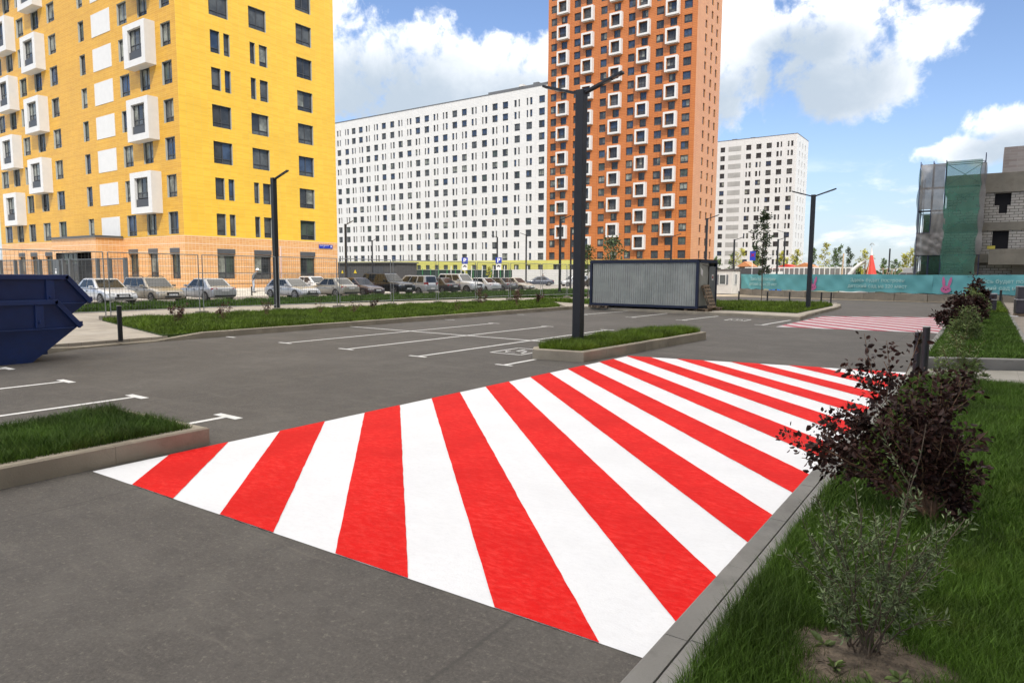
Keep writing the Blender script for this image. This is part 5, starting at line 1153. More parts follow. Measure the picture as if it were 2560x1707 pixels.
# ================================================================== CARS
def car(kind, label, paint, xf, y0, nose, z0=.12, w=1.78, rz=None, L=None, extras=()):
    """nose=+1: bonnet towards +X (towards the grass); nose=-1: tail towards +X"""
    S = {'sedan': dict(L=4.5, H=1.45, cl=.20, zb=.92, ws=(.95, .20), rw=(-1.05, -1.72), hood=(.88, .72), deck=(.98, .95)),
         'hatch': dict(L=4.15, H=1.42, cl=.19, zb=.90, ws=(.85, .15), rw=(-1.30, -1.85), hood=(.86, .70), deck=(.90, .88)),
         'estate': dict(L=4.65, H=1.52, cl=.20, zb=.95, ws=(.95, .25), rw=(-1.95, -2.20), hood=(.93, .76), deck=(.95, .93)),
         'mpv': dict(L=4.45, H=1.66, cl=.22, zb=1.02, ws=(1.15, .45), rw=(-1.95, -2.10), hood=(.98, .80), deck=(1.0, .98)),
         'suv': dict(L=4.8, H=1.82, cl=.28, zb=1.16, ws=(.95, .40), rw=(-2.0, -2.22), hood=(1.14, 1.02), deck=(1.15, 1.12))}[kind]
    L = L or S['L']; H, cl, zb = S['H'], S['cl'], S['zb']; h = L/2; W = w/2
    a = (0. if nose > 0 else math.pi) if rz is None else rz
    cx = xf-h; cy = y0+W
    t = thing('parked_car', label, 'car', (cx, cy, z0), a, 'cars parked beyond the rough grass')
    ws0, ws1 = S['ws']; rw1, rw0 = S['rw']; ws0 *= L/S['L']; rw0 *= L/S['L']; rw1 *= L/S['L']
    st = [(-h, .84, cl+.18, S['deck'][1]-.22), (-h+.05, .93, cl+.05, S['deck'][1]-.06), (-h+.28, .985, cl, S['deck'][1]), (rw0, 1, cl, S['deck'][0]), (rw0+.4, 1, cl, zb), (0, 1, cl, zb), (ws0-.1, 1, cl, zb), (ws0+.1, 1, cl, S['hood'][0]), (h-.55, .985, cl, (S['hood'][0]+S['hood'][1])/2+.03), (h-.22, .95, cl, S['hood'][1]), (h-.05, .88, cl+.04, S['hood'][1]-.14), (h, .78, cl+.14, S['hood'][1]-.30)]
    st = sorted(st); b = MB(); rings = []
    for x, wf, zl, zt in st:
        ww = W*wf; zm = (zl+zt)/2
        half = [(ww*.90, zl), (ww*.99, zl+.10), (ww, zm), (ww*.985, zt-.14), (ww*.90, zt-.02), (ww*.55, zt+.018)]
        rings.append([(x, y, z) for y, z in half]+[(x, -y, z) for y, z in half[::-1]])
    nn = len(rings[0]); base = len(b.v); b.v.extend([p for r_ in rings for p in r_])
    for i in range(len(rings)-1):
        for k in range(nn): b.f.append((base+i*nn+k, base+i*nn+(k+1) % nn, base+(i+1)*nn+(k+1) % nn, base+(i+1)*nn+k)); b.m.append(0)
    b.f.append(tuple(base+k for k in range(nn-1, -1, -1))); b.m.append(0); b.f.append(tuple(base+(len(rings)-1)*nn+k for k in range(nn))); b.m.append(0)
    bo = b.build('body', paint, t, smooth=True); sb_ = bo.modifiers.new('sub', 'SUBSURF'); sb_.levels = 2; sb_.render_levels = 2; b = MB()
    # cabin
    wb_, wt = W*.93, W*.76; zc = zb-.03
    lo = [(ws0, wb_), (rw0, wb_), (rw0, -wb_), (ws0, -wb_)]; up_ = [(ws1, wt), (rw1, wt), (rw1, -wt), (ws1, -wt)]
    cab = [(x, y, zc) for x, y in lo]+[(x, y, H-.035) for x, y in up_]+[(x+(-.12 if x > (ws1+rw1)/2 else .12), y*.86, H) for x, y in up_]
    b.mesh(cab, [(0, 1, 5, 4), (1, 2, 6, 5), (2, 3, 7, 6), (3, 0, 4, 7), (4, 5, 9, 8), (5, 6, 10, 9), (6, 7, 11, 10), (7, 4, 8, 11), (8, 9, 10, 11)])
    b.build('cabin', paint, t, bevel=.045)
    def quad_on(i0, i1, u0, u1, v0, v1, off=.012):
        A, B2 = Vector(cab[i0]), Vector(cab[i1]); C, D = Vector(cab[i1+4]), Vector(cab[i0+4]); n_ = (B2-A).cross(D-A).normalized()
        c_ = (A+B2+C+D)/4; 
        if n_.dot(c_-Vector((0, 0, zb+.1))) < 0: n_ = -n_
        f = lambda u, v: A.lerp(B2, u).lerp(D.lerp(C, u), v)+n_*off
        return [f(u0, v0), f(u1, v0), f(u1, v1), f(u0, v1)]
    m_ = MB(); m_.face(quad_on(3, 0, .07, .93, .06, .92)); m_.build('windscreen', M_CGL, t)
    m_ = MB(); m_.face(quad_on(1, 2, .10, .90, .12, .90)); m_.build('rear_window', M_CGL, t)
    splits = {'sedan': ((.10, .47), (.51, .84)), 'hatch': ((.10, .46), (.50, .90)), 'estate': ((.07, .34), (.37, .63), (.66, .93)), 'mpv': ((.09, .36), (.39, .65), (.70, .93)), 'suv': ((.07, .34), (.37, .62), (.65, .94))}[kind]
    for u0, u1 in splits:
        m_ = MB(); m_.face(quad_on(0, 1, u0, u1, .10, .90)); m_.build('side_window', M_CGL, t)
        m_ = MB(); m_.face(quad_on(2, 3, 1-u1, 1-u0, .10, .90)); m_.build('side_window', M_CGL, t)
    rw_ = .31 if kind not in ('suv',) else .37
    for x in (h-.85, -h+.85):
        for sg in (1, -1):
            m_ = MB(); k = 14; pts = [(x+(rw_+.07)*math.cos(math.pi*i/k), sg*(W*1.0+.004), cl-.02+(rw_+.07)*math.sin(math.pi*i/k)+(rw_-cl)*.9) for i in range(k+1)]
            m_.face(pts+[(x-(rw_+.07), sg*(W+.004), cl), (x+(rw_+.07), sg*(W+.004), cl)]); ao = m_.build('wheel_arch', M_TRIM, t)
            m_ = MB(); m_.tube([(x, sg*(W-.20), rw_), (x, sg*(W-.01), rw_), (x, sg*(W+.012), rw_)], [rw_, rw_, rw_*.93], 20); wo_ = m_.build('wheel', M_TYRE, t)
            m_ = MB()
            for s5 in range(5):
                a5 = s5*2*math.pi/5; dv = Vector((math.cos(a5), 0, math.sin(a5))); c0 = Vector((x, sg*(W+.018), rw_)); m_.bar(c0, c0+dv*rw_*.66, .07, .012, up=Vector((0, 1, 0)))
            m_.tube([(x, sg*(W+.010), rw_), (x, sg*(W+.016), rw_)], rw_*.22, 10); 
            for i in range(16):
                a0, a1 = i*2*math.pi/16, (i+1)*2*math.pi/16; f_ = lambda a_, r_: (x+r_*math.cos(a_), sg*(W+.019), rw_+r_*math.sin(a_)); m_.face([f_(a0, rw_*.60), f_(a1, rw_*.60), f_(a1, rw_*.70), f_(a0, rw_*.70)])
            m_.build('rim', M_RIM, t).parent = wo_
    hz = S['hood'][1]-.16; tz = S['deck'][1]-.20
    for sg in (1, -1):
        m_ = MB(); m_.prism([(h-.13, sg*W*.50), (h-.04, sg*W*.52), (h-.12, sg*W*.86), (h-.30, sg*W*.955)][::sg], hz-.10, hz+.06); m_.build('headlight', M_HL, t, bevel=.01)
        m_ = MB(); zz = (tz-.12, tz+.10) if kind in ('sedan', 'hatch') else (tz-.30, tz+.28 if kind == 'mpv' else tz+.1); m_.prism([(-h+.10, sg*W*.60), (-h+.012, sg*W*.60), (-h+.10, sg*W*.90), (-h+.24, sg*W*.965)][::-sg], *zz); m_.build('tail_light', M_TL, t, bevel=.01)
        m_ = MB(); m_.box(ws0-.42, ws0-.26, min(sg*(W+.02), sg*(W+.19)), max(sg*(W+.02), sg*(W+.19)), zb+.0, zb+.13); m_.bar((ws0-.34, sg*W*.9, zb+.03), (ws0-.34, sg*(W+.04), zb+.03), .05, .04); m_.build('mirror', paint, t, bevel=.02)
        m_ = MB(); m_.box(ws0-1.15, ws0-.98, min(sg*(W+.0), sg*(W+.02)), max(sg*(W+.0), sg*(W+.02)), zb-.19, zb-.16); m_.box(ws0-2.05, ws0-1.9, min(sg*(W+.0), sg*(W+.02)), max(sg*(W+.0), sg*(W+.02)), zb-.19, zb-.16); m_.build('door_handle', M_TRIM, t)
        for xs_ in (ws0-.25, ws0-1.22, ws0-2.1): m_ = MB(); m_.box(xs_, xs_+.012, min(sg*(W+.001), sg*(W-.01)), max(sg*(W+.003), sg*(W-.01)), cl+.12, zb-.12); m_.build('door_seam', M_TRIM, t)
    m_ = MB(); m_.box(h-.06, h+.012, -W*.40, W*.40, hz-.12, hz+.04); m_.box(h-.05, h+.014, -W*.55, W*.55, cl+.12, cl+.22); m_.build('grille', M_TRIM, t, bevel=.01)
    m_ = MB(); m_.box(h+.012, h+.028, -.26, .26, cl+.24, cl+.35); m_.build('number_plate', M_SIGNW, t); m_ = MB(); m_.box(-h-.02, -h-.004, -.26, .26, (cl+.26 if kind != 'sedan' else tz-.12), (cl+.37 if kind != 'sedan' else tz-.01)); m_.build('number_plate', M_SIGNW, t)
    m_ = MB(); m_.box(-h-.004, -h+.05, -W*.78, W*.78, cl+.10, cl+.20); m_.build('rear_bumper_strip', M_TRIM, t)
    if 'rails' in extras:
        m_ = MB()
        for sg in (1, -1): m_.tube([(ws1-.15, sg*wt*.9, H), (ws1-.3, sg*wt*.9, H+.06), (rw1+.3, sg*wt*.9, H+.06), (rw1+.15, sg*wt*.9, H)], .02, 6)
        m_.build('roof_rail', M_TRIM, t)
    return t
CP = {k: car_paint('car_paint_'+k, c) for k, c in dict(white=(.62, .63, .65), silver=(.42, .43, .45), beige=(.36, .32, .26), champagne=(.38, .355, .31), dark=(.035, .032, .036), black=(.008, .009, .012), plum=(.055, .03, .032), blue=(.06, .07, .10), grey=(.16, .165, .17)).items()}
XE = -39.4
car('sedan', 'white saloon parked nose out behind the skip tips', CP['white'], XE, 17.5, 1)
car('estate', 'beige grey estate car with roof rails and dark bonnet edge, second from the left', CP['beige'], XE, 20.3, 1, extras=('rails',))
car('sedan', 'silver saloon showing its tail and red lights, third from the left', CP['silver'], XE+.1, 23.6, -1)
car('hatch', 'dusty silver hatchback behind the single-arm street lamp', CP['silver'], XE+.4, 30.1, 1, L=4.5)
car('sedan', 'white saloon in the back row behind the silver hatchback', CP['white'], -45.6, 37.3, 1, z0=.2)
car('sedan', 'champagne saloon showing its tail, right of the silver hatchback', CP['champagne'], XE+.2, 33.9, -1, L=4.4)
car('sedan', 'dark brown saloon parked nose out left of the black off-roader', CP['plum'], XE, 36.8, 1)
car('suv', 'big black off-roader parked nose out in the middle of the row', CP['black'], XE+.3, 39.9, 1, w=1.92, L=5.0, extras=('rails',))
car('mpv', 'silver estate van showing its tail and tall red lights', CP['silver'], XE, 43.2, -1, extras=('rails',))
car('sedan', 'black saloon showing its tail, right of the silver estate van', CP['dark'], XE, 46.3, -1)
car('suv', 'white and grey off-roader with black windows parked nose out', CP['white'], XE+.3, 49.4, 1, w=1.92)
car('sedan', 'white saloon showing its red tail lights, right of the white off-roader', CP['white'], XE, 52.6, -1)
car('sedan', 'dark grey saloon showing its red tail lights near the end of the row', CP['grey'], XE, 55.5, -1)
car('sedan', 'pale beige saloon parked nose out at the right end of the row', CP['champagne'], XE, 58.8, 1, L=4.1)
car('sedan', 'dark blue grey saloon standing sideways before the white hoarding', CP['blue'], -55.3, 88.4, 1, rz=R(-138), L=4.9)
car('mpv', 'light silver car half hidden behind the double-arm street lamp', CP['silver'], -50.0, 90.0, 1, rz=R(-125))
car('sedan', 'dark saloon just left of the steel cabin', CP['dark'], -46.0, 89.0, -1)
car('hatch', 'grey car standing beyond the banner left of the white cabinet', CP['grey'], -6.6, 92.5, -1, z0=1.0, L=3.6)
b = MB(); b.prism([(-12.5, 90.5), (-5.2, 90.5), (-5.2, 96), (-12.5, 96)], -.05, 1.0); struct('earth_mound', b, M_GROUND)

# ================================================================== PEOPLE
def person(label, x, y, z0, rz, joints, mats, bands, hat=None, scale=1.):
    """joints: list of chains [(x,y,z,r)...] starting at the pelvis chain; grown with a Skin modifier"""
    verts = []; edges = []; rad = []
    idx = {}
    for ch in joints:
        prev = None
        for (px, py, pz, r_) in ch:
            key = (round(px, 3), round(py, 3), round(pz, 3))
            if key not in idx: idx[key] = len(verts); verts.append((px, py, pz)); rad.append(r_)
            if prev is not None and prev != idx[key]: edges.append((prev, idx[key]))
            prev = idx[key]
    me = bpy.data.meshes.new('person'); me.from_pydata(verts, edges, []); o = bpy.data.objects.new('tmp', me); COL.objects.link(o)
    o.modifiers.new('skin', 'SKIN'); 
    for v, r_ in zip(me.skin_vertices[0].data, rad): v.radius = (r_, r_)
    me.skin_vertices[0].data[0].use_root = True
    o.modifiers.new('sub', 'SUBSURF').levels = 1
    dg = bpy.context.evaluated_depsgraph_get(); dg.update(); m2 = bpy.data.meshes.new_from_object(o.evaluated_get(dg)); bpy.data.objects.remove(o)
    for m_ in mats: m2.materials.append(m_)
    for p in m2.polygons:
        c = p.center; p.material_index = bands(c); p.use_smooth = True
    t = bpy.data.objects.new('person', m2); COL.objects.link(t); t.location = (x, y, z0); t.rotation_euler = (0, 0, rz); t.scale = (scale,)*3; tag(t, label, 'person')
    return t
def hand(wx, wy, wz, dx=0., dz=-1.):
    ch = []
    for k, (o_, l_) in enumerate(((-.028, .060), (-.010, .072), (.010, .068), (.028, .052))): ch.append([(wx, wy, wz, .030), (wx+o_, wy, wz-.055, .016), (wx+o_*1.15, wy+.01, wz-.055-l_*.6, .010), (wx+o_*1.1, wy+.028, wz-.055-l_, .008)])
    ch.append([(wx, wy, wz, .030), (wx+.02, wy+.03, wz-.03, .012), (wx+.02, wy+.05, wz-.06, .009)])
    return ch
skin = mat('skin', (.42, .26, .19), .6, var=.03)
# man by the hoarding: dark jacket, hands hanging
J = [[(0, 0, .95, .15), (0, 0, 1.15, .15), (0, 0, 1.38, .17), (0, .01, 1.50, .07), (0, .015, 1.60, .085), (0, .015, 1.72, .085)],
     [(0, 0, .95, .15), (.10, 0, .88, .10), (.12, .02, .50, .065), (.13, 0, .10, .045), (.13, .14, .04, .04)],
     [(0, 0, .95, .15), (-.10, 0, .88, .10), (-.12, .03, .50, .065), (-.13, 0, .10, .045), (-.13, .14, .04, .04)],
     [(0, 0, 1.38, .17), (.20, 0, 1.40, .075), (.27, -.02, 1.12, .055), (.26, .06, .88, .042)], [(0, 0, 1.38, .17), (-.20, 0, 1.40, .075), (-.28, -.02, 1.12, .055), (-.26, .06, .88, .042)]]+hand(.26, .06, .88)+hand(-.26, .06, .88)
jk = mat('dark_jacket', (.045, .045, .04), .8); tr = mat('grey_trousers', (.10, .10, .11), .8); sh = mat('black_shoe', (.02, .02, .02), .5)
pm = person('man in a dark jacket and cap standing before the white hoarding', -60.9, 95.6, .12, R(200), J, [skin, jk, tr, sh], lambda c: 3 if c.z < .10 else (2 if c.z < .90 and abs(c.x) < .21 else (0 if (c.z > 1.50 or (abs(c.x) > .2 and c.z < .89)) else 1)), scale=1.05)
b = MB(); b.tube([(0, .015, 1.72), (0, .015, 1.78), (0, .01, 1.82)], [.105, .10, .05], 12); b.box(-.07, .07, .08, .18, 1.715, 1.73); b.build('cap', sh, pm)
# person leaning forward with a wide white cap in front of the yellow block
J = [[(0, 0, .98, .14), (0, .06, 1.18, .15), (0, .16, 1.38, .15), (0, .24, 1.49, .06), (0, .29, 1.57, .08), (0, .32, 1.66, .08)],
     [(0, 0, .98, .14), (.09, 0, .90, .10), (.10, .05, .52, .065), (.10, -.10, .14, .045), (.10, .02, .06, .04)],
     [(0, 0, .98, .14), (-.09, 0, .90, .10), (-.10, .02, .52, .065), (-.10, .04, .10, .045), (-.10, .17, .05, .04)],
     [(0, .16, 1.38, .15), (.18, .14, 1.38, .07), (.24, .05, 1.14, .05), (.20, -.04, 1.0, .04)], [(0, .16, 1.38, .15), (-.18, .14, 1.38, .07), (-.26, .10, 1.14, .05), (-.22, .0, .92, .04)]]+hand(.20, -.04, 1.0)+hand(-.22, .0, .92)
ls = mat('pale_blue_trousers', (.36, .40, .47), .8); gs = mat('slate_shirt', (.09, .10, .11), .8)
pw = person('person in a white brimmed cap and pale trousers leaning forward before the yellow block', -48.4, 32.6, .30, R(-35), J, [skin, gs, ls, sh], lambda c: 3 if c.z < .12 else (2 if c.z < 1.0 and abs(c.x) < .19 else (0 if (c.z > 1.5 or (abs(c.x) > .17 and c.z < 1.02)) else 1)), scale=1.12)
b = MB(); b.tube([(0, .32, 1.64), (0, .31, 1.72), (0, .30, 1.78)], [.12, .115, .05], 14); b.tube([(0, .34, 1.645), (0, .34, 1.66)], [.18, .17], 14); b.box(-.08, .08, .40, .60, 1.63, 1.645); b.build('cap', M_SIGNW, pw)
bollard('grey post standing on the pale paving below the leaning person', -47.3, 31.7, .12, .75, .05)

# ================================================================== TREES AND SHRUBS
def limb(b, p, d, L, r, depth, tips, rg, n=5, gravity=.05):
    pts = [Vector(p)]; rs = [r]; d = Vector(d).normalized()
    for i in range(n):
        d = (d+Vector((rg.gauss(0, .10), rg.gauss(0, .10), rg.gauss(0, .08)-gravity*i*.3))).normalized(); pts.append(pts[-1]+d*L/n); rs.append(r*(1-.75*(i+1)/n))
        if i >= 1: tips.append((pts[-1].copy(), d.copy()))
        if depth > 0 and i >= 1 and rg.random() < .85:
            dd_ = (d+Vector((rg.gauss(0, .7), rg.gauss(0, .7), rg.gauss(.1, .4)))).normalized(); limb(b, pts[-1], dd_, L*.45, r*.5, depth-1, tips, rg, 3, gravity)
    b.tube(pts, rs, 5 if r < .02 else 7, cap=False)
def tree(label, x, y, z0, H, cw, mtl, seed, nl=900, ls=.16, crown0=.3, shape='oval', group=None, tr=.05, name='tree', asp=.6):
    rg = random.Random(seed); t = thing(name, label, 'tree', (x, y, z0), 0, group); b = MB()
    pts = [(0, 0, 0)]; 
    for i in range(1, 8): pts.append((rg.gauss(0, .03)*i*.4, rg.gauss(0, .03)*i*.4, H*.93*i/7))
    b.tube(pts, [tr*(1-.85*i/7) for i in range(8)], 8, cap=False); tips = []
    nb = 26
    for i in range(nb):
        u = crown0+(1-crown0)*i/nb; zc = H*u*.95; a = rg.uniform(0, 2*math.pi)
        v = (u-crown0)/(1-crown0)
        r_ = cw*((math.sin(math.pi*min(1, v*.85+.15))**.8) if shape == 'oval' else (1-v)**.8)*rg.uniform(.6, 1.25)
        c_ = pts[min(7, int(u*7))]; limb(b, (c_[0], c_[1], zc), (math.cos(a), math.sin(a), .9), max(.15, r_), tr*.30*(1-v*.6), 1, tips, rg)
    b.build('trunk', M_BARK, t)
    P = []; D_ = []
    for i in range(nl):
        p, d = tips[rg.randrange(len(tips))]; s_ = cw*.13; P.append((p.x+rg.gauss(0, s_), p.y+rg.gauss(0, s_), p.z+rg.gauss(0, s_))); D_.append(tuple(d))
    leaves('crown', P, ls, mtl, t, seed, asp, .3, D_)
    return t
tree('slim young tree with a narrow leafy crown on the lawn left of the double-arm lamp', -12.62, 47.65, .1, 6.4, .62, M_LDKT, 1, 1500, .13, .30, 'oval', None, .05)
tree('thin young tree just left of the steel cabin', -24.75, 45.2, .1, 4.2, .55, M_LTREE, 2, 500, .13, .45)
tree('sparse dark tree rising behind the steel cabin roof', -30.2, 60, .1, 5.5, 1.3, M_LDKT, 3, 900, .19, .4)
TG = 'young trees beyond the banner and the kiosk'
# weeds on the soil patch
rg = random.Random(77)
for i, (dx, dy) in enumerate(((-.12, -.16), (.05, -.22), (.14, -.10), (-.02, .12), (-.2, .02))):
    P = []; D_ = []
    for k in range(14):
        a = rg.uniform(0, 6.28); P.append((.006*math.cos(a), .006*math.sin(a), rg.uniform(0, .01))); D_.append((math.cos(a), math.sin(a), rg.uniform(.2, 1.2)))
    o = leaves('weed', P, .045, M_LGRN, None, 300+i, .45, 0, D_); o.location = (-.35+dx, 3.44+dy, .15)
    tag(o, ['tiny green weed at the left front of the bare soil patch', 'tiny green weed at the front edge of the bare soil patch', 'tiny green weed right of the willow-leaved shrub stems', 'tiny green weed behind the willow-leaved shrub stems', 'tiny green weed at the left edge of the bare soil patch'][i], 'weed', 'weeds on the bare soil patch')
T = [(-36.3, 110, 5.2, M_LTREE, 'green young tree above the left side of the kiosk'), (-34.3, 111, 5.8, M_LTREE, 'green young tree above the kiosk roof'), (-32.6, 110, 6.5, M_LYEL, 'yellow young tree just right of the kiosk sign'), (-31.0, 114, 5.6, M_LYEL, 'smaller yellow young tree right of the kiosk sign'),
     (-29.9, 110, 5.8, M_LTREE, 'green young tree behind the slim leafy tree'), (-28.0, 116, 5.2, M_LTREE, 'low green tree right of the slim leafy tree'), (-26.2, 110, 5.9, M_LYEL, 'yellow young tree above the blue portable toilet'), (-25.0, 113, 5.2, M_LTREE, 'green young tree above the white-framed fence'),
     (-24.2, 110, 6.1, M_LYEL, 'bright yellow tree left of the double-arm lamp'), (-21.8, 110, 6.3, M_LTREE, 'green tree just right of the double-arm lamp'), (-20.2, 110, 7.2, M_LYEL, 'tall yellow green tree right of the double-arm lamp'), (-19.2, 112, 6.3, M_LTREE, 'grey green tree right of the tall yellow one'),
     (-18.2, 110, 6.7, M_LTREE, 'loose green tree left of the leaning timber post'), (-16.8, 110, 6.5, M_LDKT, 'dark loose tree left of the white slide'), (-14.7, 110, 5.9, M_LYEL, 'yellow tree behind the left side of the red cone tower'), (-12.5, 112, 4.6, M_LTREE, 'small green tree right of the red cone tower'),
     (-11.3, 114, 4.5, M_LTREE, 'small green tree left of the lone lamp pole'), (-9.7, 110, 5.2, M_LYEL, 'small yellow tree left of the scaffold'), (-8.9, 109, 6.0, M_LYEL, 'yellow tree right beside the scaffold')]
for i, (x, y, H, m_, lab) in enumerate(T): tree(lab, x, y, 0, H, .75+.25*((i*7) % 3)/2, m_, 20+i, 1000, .17, .12, 'cone' if i % 2 else 'oval', TG, .05)
for i, (x, y, lab) in enumerate(((-78, 96, 'small pale sapling before the dark hut louvre'), (-74, 98, 'small yellow sapling at the right end of the dark hut'))): tree(lab, x, y, .1, 3.1, .5, M_LYEL, 60+i, 260, .2, .3, group='saplings before the hut')

def shrub(name, label, x, y, z0, stems, nleaf, ls, mtl, seed, tw=.008, asp=.5, start=.4, stemmat=None, group=None, spread=.04, rt_=None, curl=.25, twigs=4, droop=.2):
    """stems: list of (right, depth, height) tips, `right` along the camera's right"""
    rg = random.Random(seed); t = thing(name, label, 'shrub', (x, y, z0), 0, group); b = MB(); P = []; D_ = []
    r3 = Vector((.819, .574, 0)); f3 = Vector((-.574, .819, 0))
    for (dx, dy, dz) in stems:
        tip = r3*dx+f3*dy+Vector((0, 0, dz)); st = r3*rg.uniform(-.06, .06)+f3*rg.uniform(-.06, .06); Ls = (tip-st).length
        c1 = st.lerp(tip, .4)+Vector((0, 0, Ls*curl*rg.uniform(.6, 1.2))); pts = []
        for i in range(9):
            u = i/8; p = st*(1-u)**2+c1*2*u*(1-u)+tip*u*u; p += Vector((rg.gauss(0, .006), rg.gauss(0, .006), rg.gauss(0, .004)))*(1 if 0 < i < 8 else 0); pts.append(p)
        b.tube(pts, [tw*(1-.8*i/8)+.0012 for i in range(9)], 5, cap=False)
        segs = [(pts, 1.)]
        for _ in range(twigs):
            i = rg.randrange(3, 8); d = (pts[i]-pts[i-1]).normalized(); d2 = (d+Vector((rg.gauss(0, .7), rg.gauss(0, .7), rg.gauss(0, .4)))).normalized(); Lt = Ls*rg.uniform(.12, .30); tp = [pts[i]+d2*Lt*k/4+Vector((0, 0, .02*k*k*Lt)) for k in range(5)]; b.tube(tp, [tw*.35*(1-.7*k/4)+.0008 for k in range(5)], 4, cap=False); segs.append((tp, .9))
        for sg_, wgt in segs:
            n = int(nleaf/len(stems)/len(segs))
            for _ in range(n):
                lo = start if sg_ is pts else .05; u = lo+(1-lo)*rg.random()**.8; k = min(len(sg_)-2, int(u*(len(sg_)-1))); fr = u*(len(sg_)-1)-k; p = sg_[k].lerp(sg_[k+1], fr); d = (sg_[k+1]-sg_[k]).normalized()
                sd = Vector((rg.gauss(0, 1), rg.gauss(0, 1), rg.gauss(0, 1))); sd = (sd-d*sd.dot(d)).normalized()
                P.append(tuple(p+sd*abs(rg.gauss(0, spread)))); D_.append(tuple(d*.7+sd))
    b.build('stem', stemmat or M_TWIG, t); leaves('foliage', P, ls, mtl, t, seed, asp, droop, D_)
    return t
st = [(-.94, -.05, .54), (-.92, .1, .46), (-.92, -.15, .60), (-.84, .0, .66), (-.74, .15, .74), (-.70, -.1, .64), (-.60, .1, .82), (-.46, 0, .84), (-.38, .3, 1.20), (-.26, .25, 1.18), (-.32, .2, 1.02), (-.22, -.1, .90), (-.12, .1, .98), (-.04, -.15, .90), (.02, .1, .95), (.10, 0, .92), (.14, .1, .90),
      (.20, .15, 1.0), (.18, -.1, .76), (.24, .05, .62), (.22, -.15, .46), (.18, -.2, .36), (.08, -.25, .66), (-.12, -.3, .74), (-.28, -.3, .60), (-.45, -.2, .72), (.04, .3, .78), (.16, .3, .55), (-.55, .2, .74), (.22, -.1, .22), (-.05, .1, .55)]
shrub('shrub', 'large dark maroon-leaved shrub leaning over the kerb towards the crossing', -.26, 5.8, .12, st, 7400, .037, M_LDARK, 1, .0080, .62, .42, None, None, .042, curl=.22, twigs=6)
st = [(-.34, 0, .52), (-.38, .1, .40), (-.32, -.1, .30), (-.26, 0, .62), (-.18, .05, .58), (-.10, -.05, .66), (-.02, .1, .62), (.03, -.05, .55), (.12, .05, .64), (.18, 0, .70), (.28, .04, 1.0), (.26, -.05, .50), (.36, .05, .44), (.50, 0, .60), (.52, .1, .36), (-.26, .15, .45), (.10, -.12, .40), (-.05, -.15, .36), (-.20, -.1, .20), (.30, -.1, .22)]
shrub('shrub', 'small grey green willow-leaved shrub standing in the bare soil patch in front', -.37, 3.52, .14, [(a*.86, b_, c*1.12) for a, b_, c in st], 3700, .024, M_LWIL, 2, .0036, .27, .25, M_BARK, None, .012, curl=.05, twigs=6, droop=-.1)
st = [(-.35, 0, .6), (-.25, .1, .75), (-.1, 0, .85), (.02, .1, .95), (.12, 0, .8), (.25, 0, .7), (.35, .1, .55), (-.15, -.1, .5), (.2, -.1, .45), (.38, 0, .35), (-.38, .1, .4)]
shrub('shrub', 'light green feathery shrub beside the bollard pair', -.25, 12.3, .12, st, 2600, .045, M_LGRN, 3, .004, .28, .2, M_TWIG, None, .04, curl=.1, twigs=7)
shrub('shrub', 'light green feathery shrub on the second grass strip, the nearer one', -.40, 21.5, .2, [(a*1.15, b_, c*1.0) for a, b_, c in st], 2400, .055, M_LGRN, 4, .005, .35, .2, M_TWIG, None, .06, curl=.1, twigs=7)
st2 = [(a*1.35, b_*2, c*1.12) for a, b_, c in st]
shrub('shrub', 'dark maroon shrub hanging over the far faded crossing', -.65, 26.2, .2, st2+[(-.75, 0, .35), (-.85, .1, .5), (-.6, -.1, .2)], 2600, .085, M_LDARK, 5, .007, .6, .1, M_TWIG, None, .08, twigs=6)
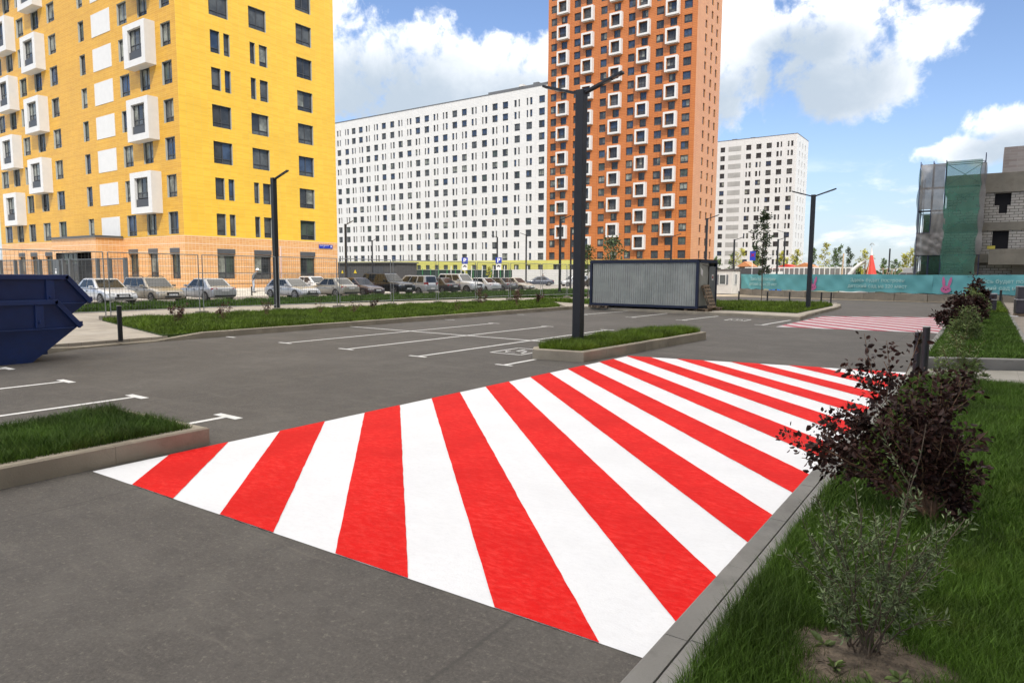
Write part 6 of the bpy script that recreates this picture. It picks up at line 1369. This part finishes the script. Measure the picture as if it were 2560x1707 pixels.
shrub('shrub', 'dark maroon shrub behind the one at the far crossing', -.35, 29.5, .2, [(a*.9, b_, c*1.05) for a, b_, c in st2], 1900, .085, M_LDARK, 6, .007, .6, .1, M_TWIG, None, .08, twigs=6)
shrub('shrub', 'mid green shrub between the two far maroon shrubs', -.30, 32.5, .2, [(a, b_, c*1.1) for a, b_, c in st2], 1700, .085, M_LGRN, 7, .006, .45, .1, M_TWIG, None, .08, twigs=6)
shrub('shrub', 'farthest dark maroon shrub before the teal banner', -.3, 37.5, .2, [(a*1.0, b_, c*1.45) for a, b_, c in st2], 1900, .11, M_LDARK, 8, .007, .6, .1, M_TWIG, None, .08, twigs=6)
slab = ['bushy russet shrub nearest the path on the left lawn', 'russet shrub second from the path on the left lawn', 'sparse twiggy shrub before the silver hatchback', 'thin bare-twigged shrub right of the single-arm lamp', 'low bushy twig shrub in the middle of the left lawn', 'dark leafy little shrub before the black off-roader',
        'thin bare shrub at the lawn edge below the silver van', 'tall russet shrub before the white off-roader', 'low dark shrub between the two tall russet ones', 'tall russet shrub before the white saloon', 'dark upright shrub stump near the lawn end', 'bushy russet shrub near the right end of the lawn', 'last thin russet shrub at the lawn end by the lamp']
sp_ = [(-23.46, 12.71, .62, .34), (-23.0, 14.24, .6, .3), (-24.22, 16.88, .75, .3), (-23.73, 19.26, .6, .25), (-22.19, 19.75, .55, .35), (-24.63, 23.18, .45, .3), (-19.9, 23.93, .6, .25), (-23.4, 30.4, .95, .35), (-24.0, 31.0, .3, .25), (-20.78, 30.02, .95, .35), (-21.62, 33.41, .6, .12), (-23.9, 37.2, .55, .4), (-25.2, 36.6, .85, .16)]
for i, ((x, y, h_, w_), lab) in enumerate(zip(sp_, slab)):
    rg = random.Random(100+i); stx = [(rg.uniform(-1, 1)*w_, rg.uniform(-1, 1)*w_*.6, h_*rg.uniform(.55, 1.05)) for _ in range(9)]
    shrub('shrub', lab, x, y, .16, stx, [420, 240, 120, 60, 120, 260, 60, 380, 120, 380, 260, 260, 130][i], .055, M_LDARK if i in (5, 8, 10) else M_LRED, 200+i, .006, .55, .3, None, 'small shrubs on the left lawn', .03, curl=.15, twigs=3)
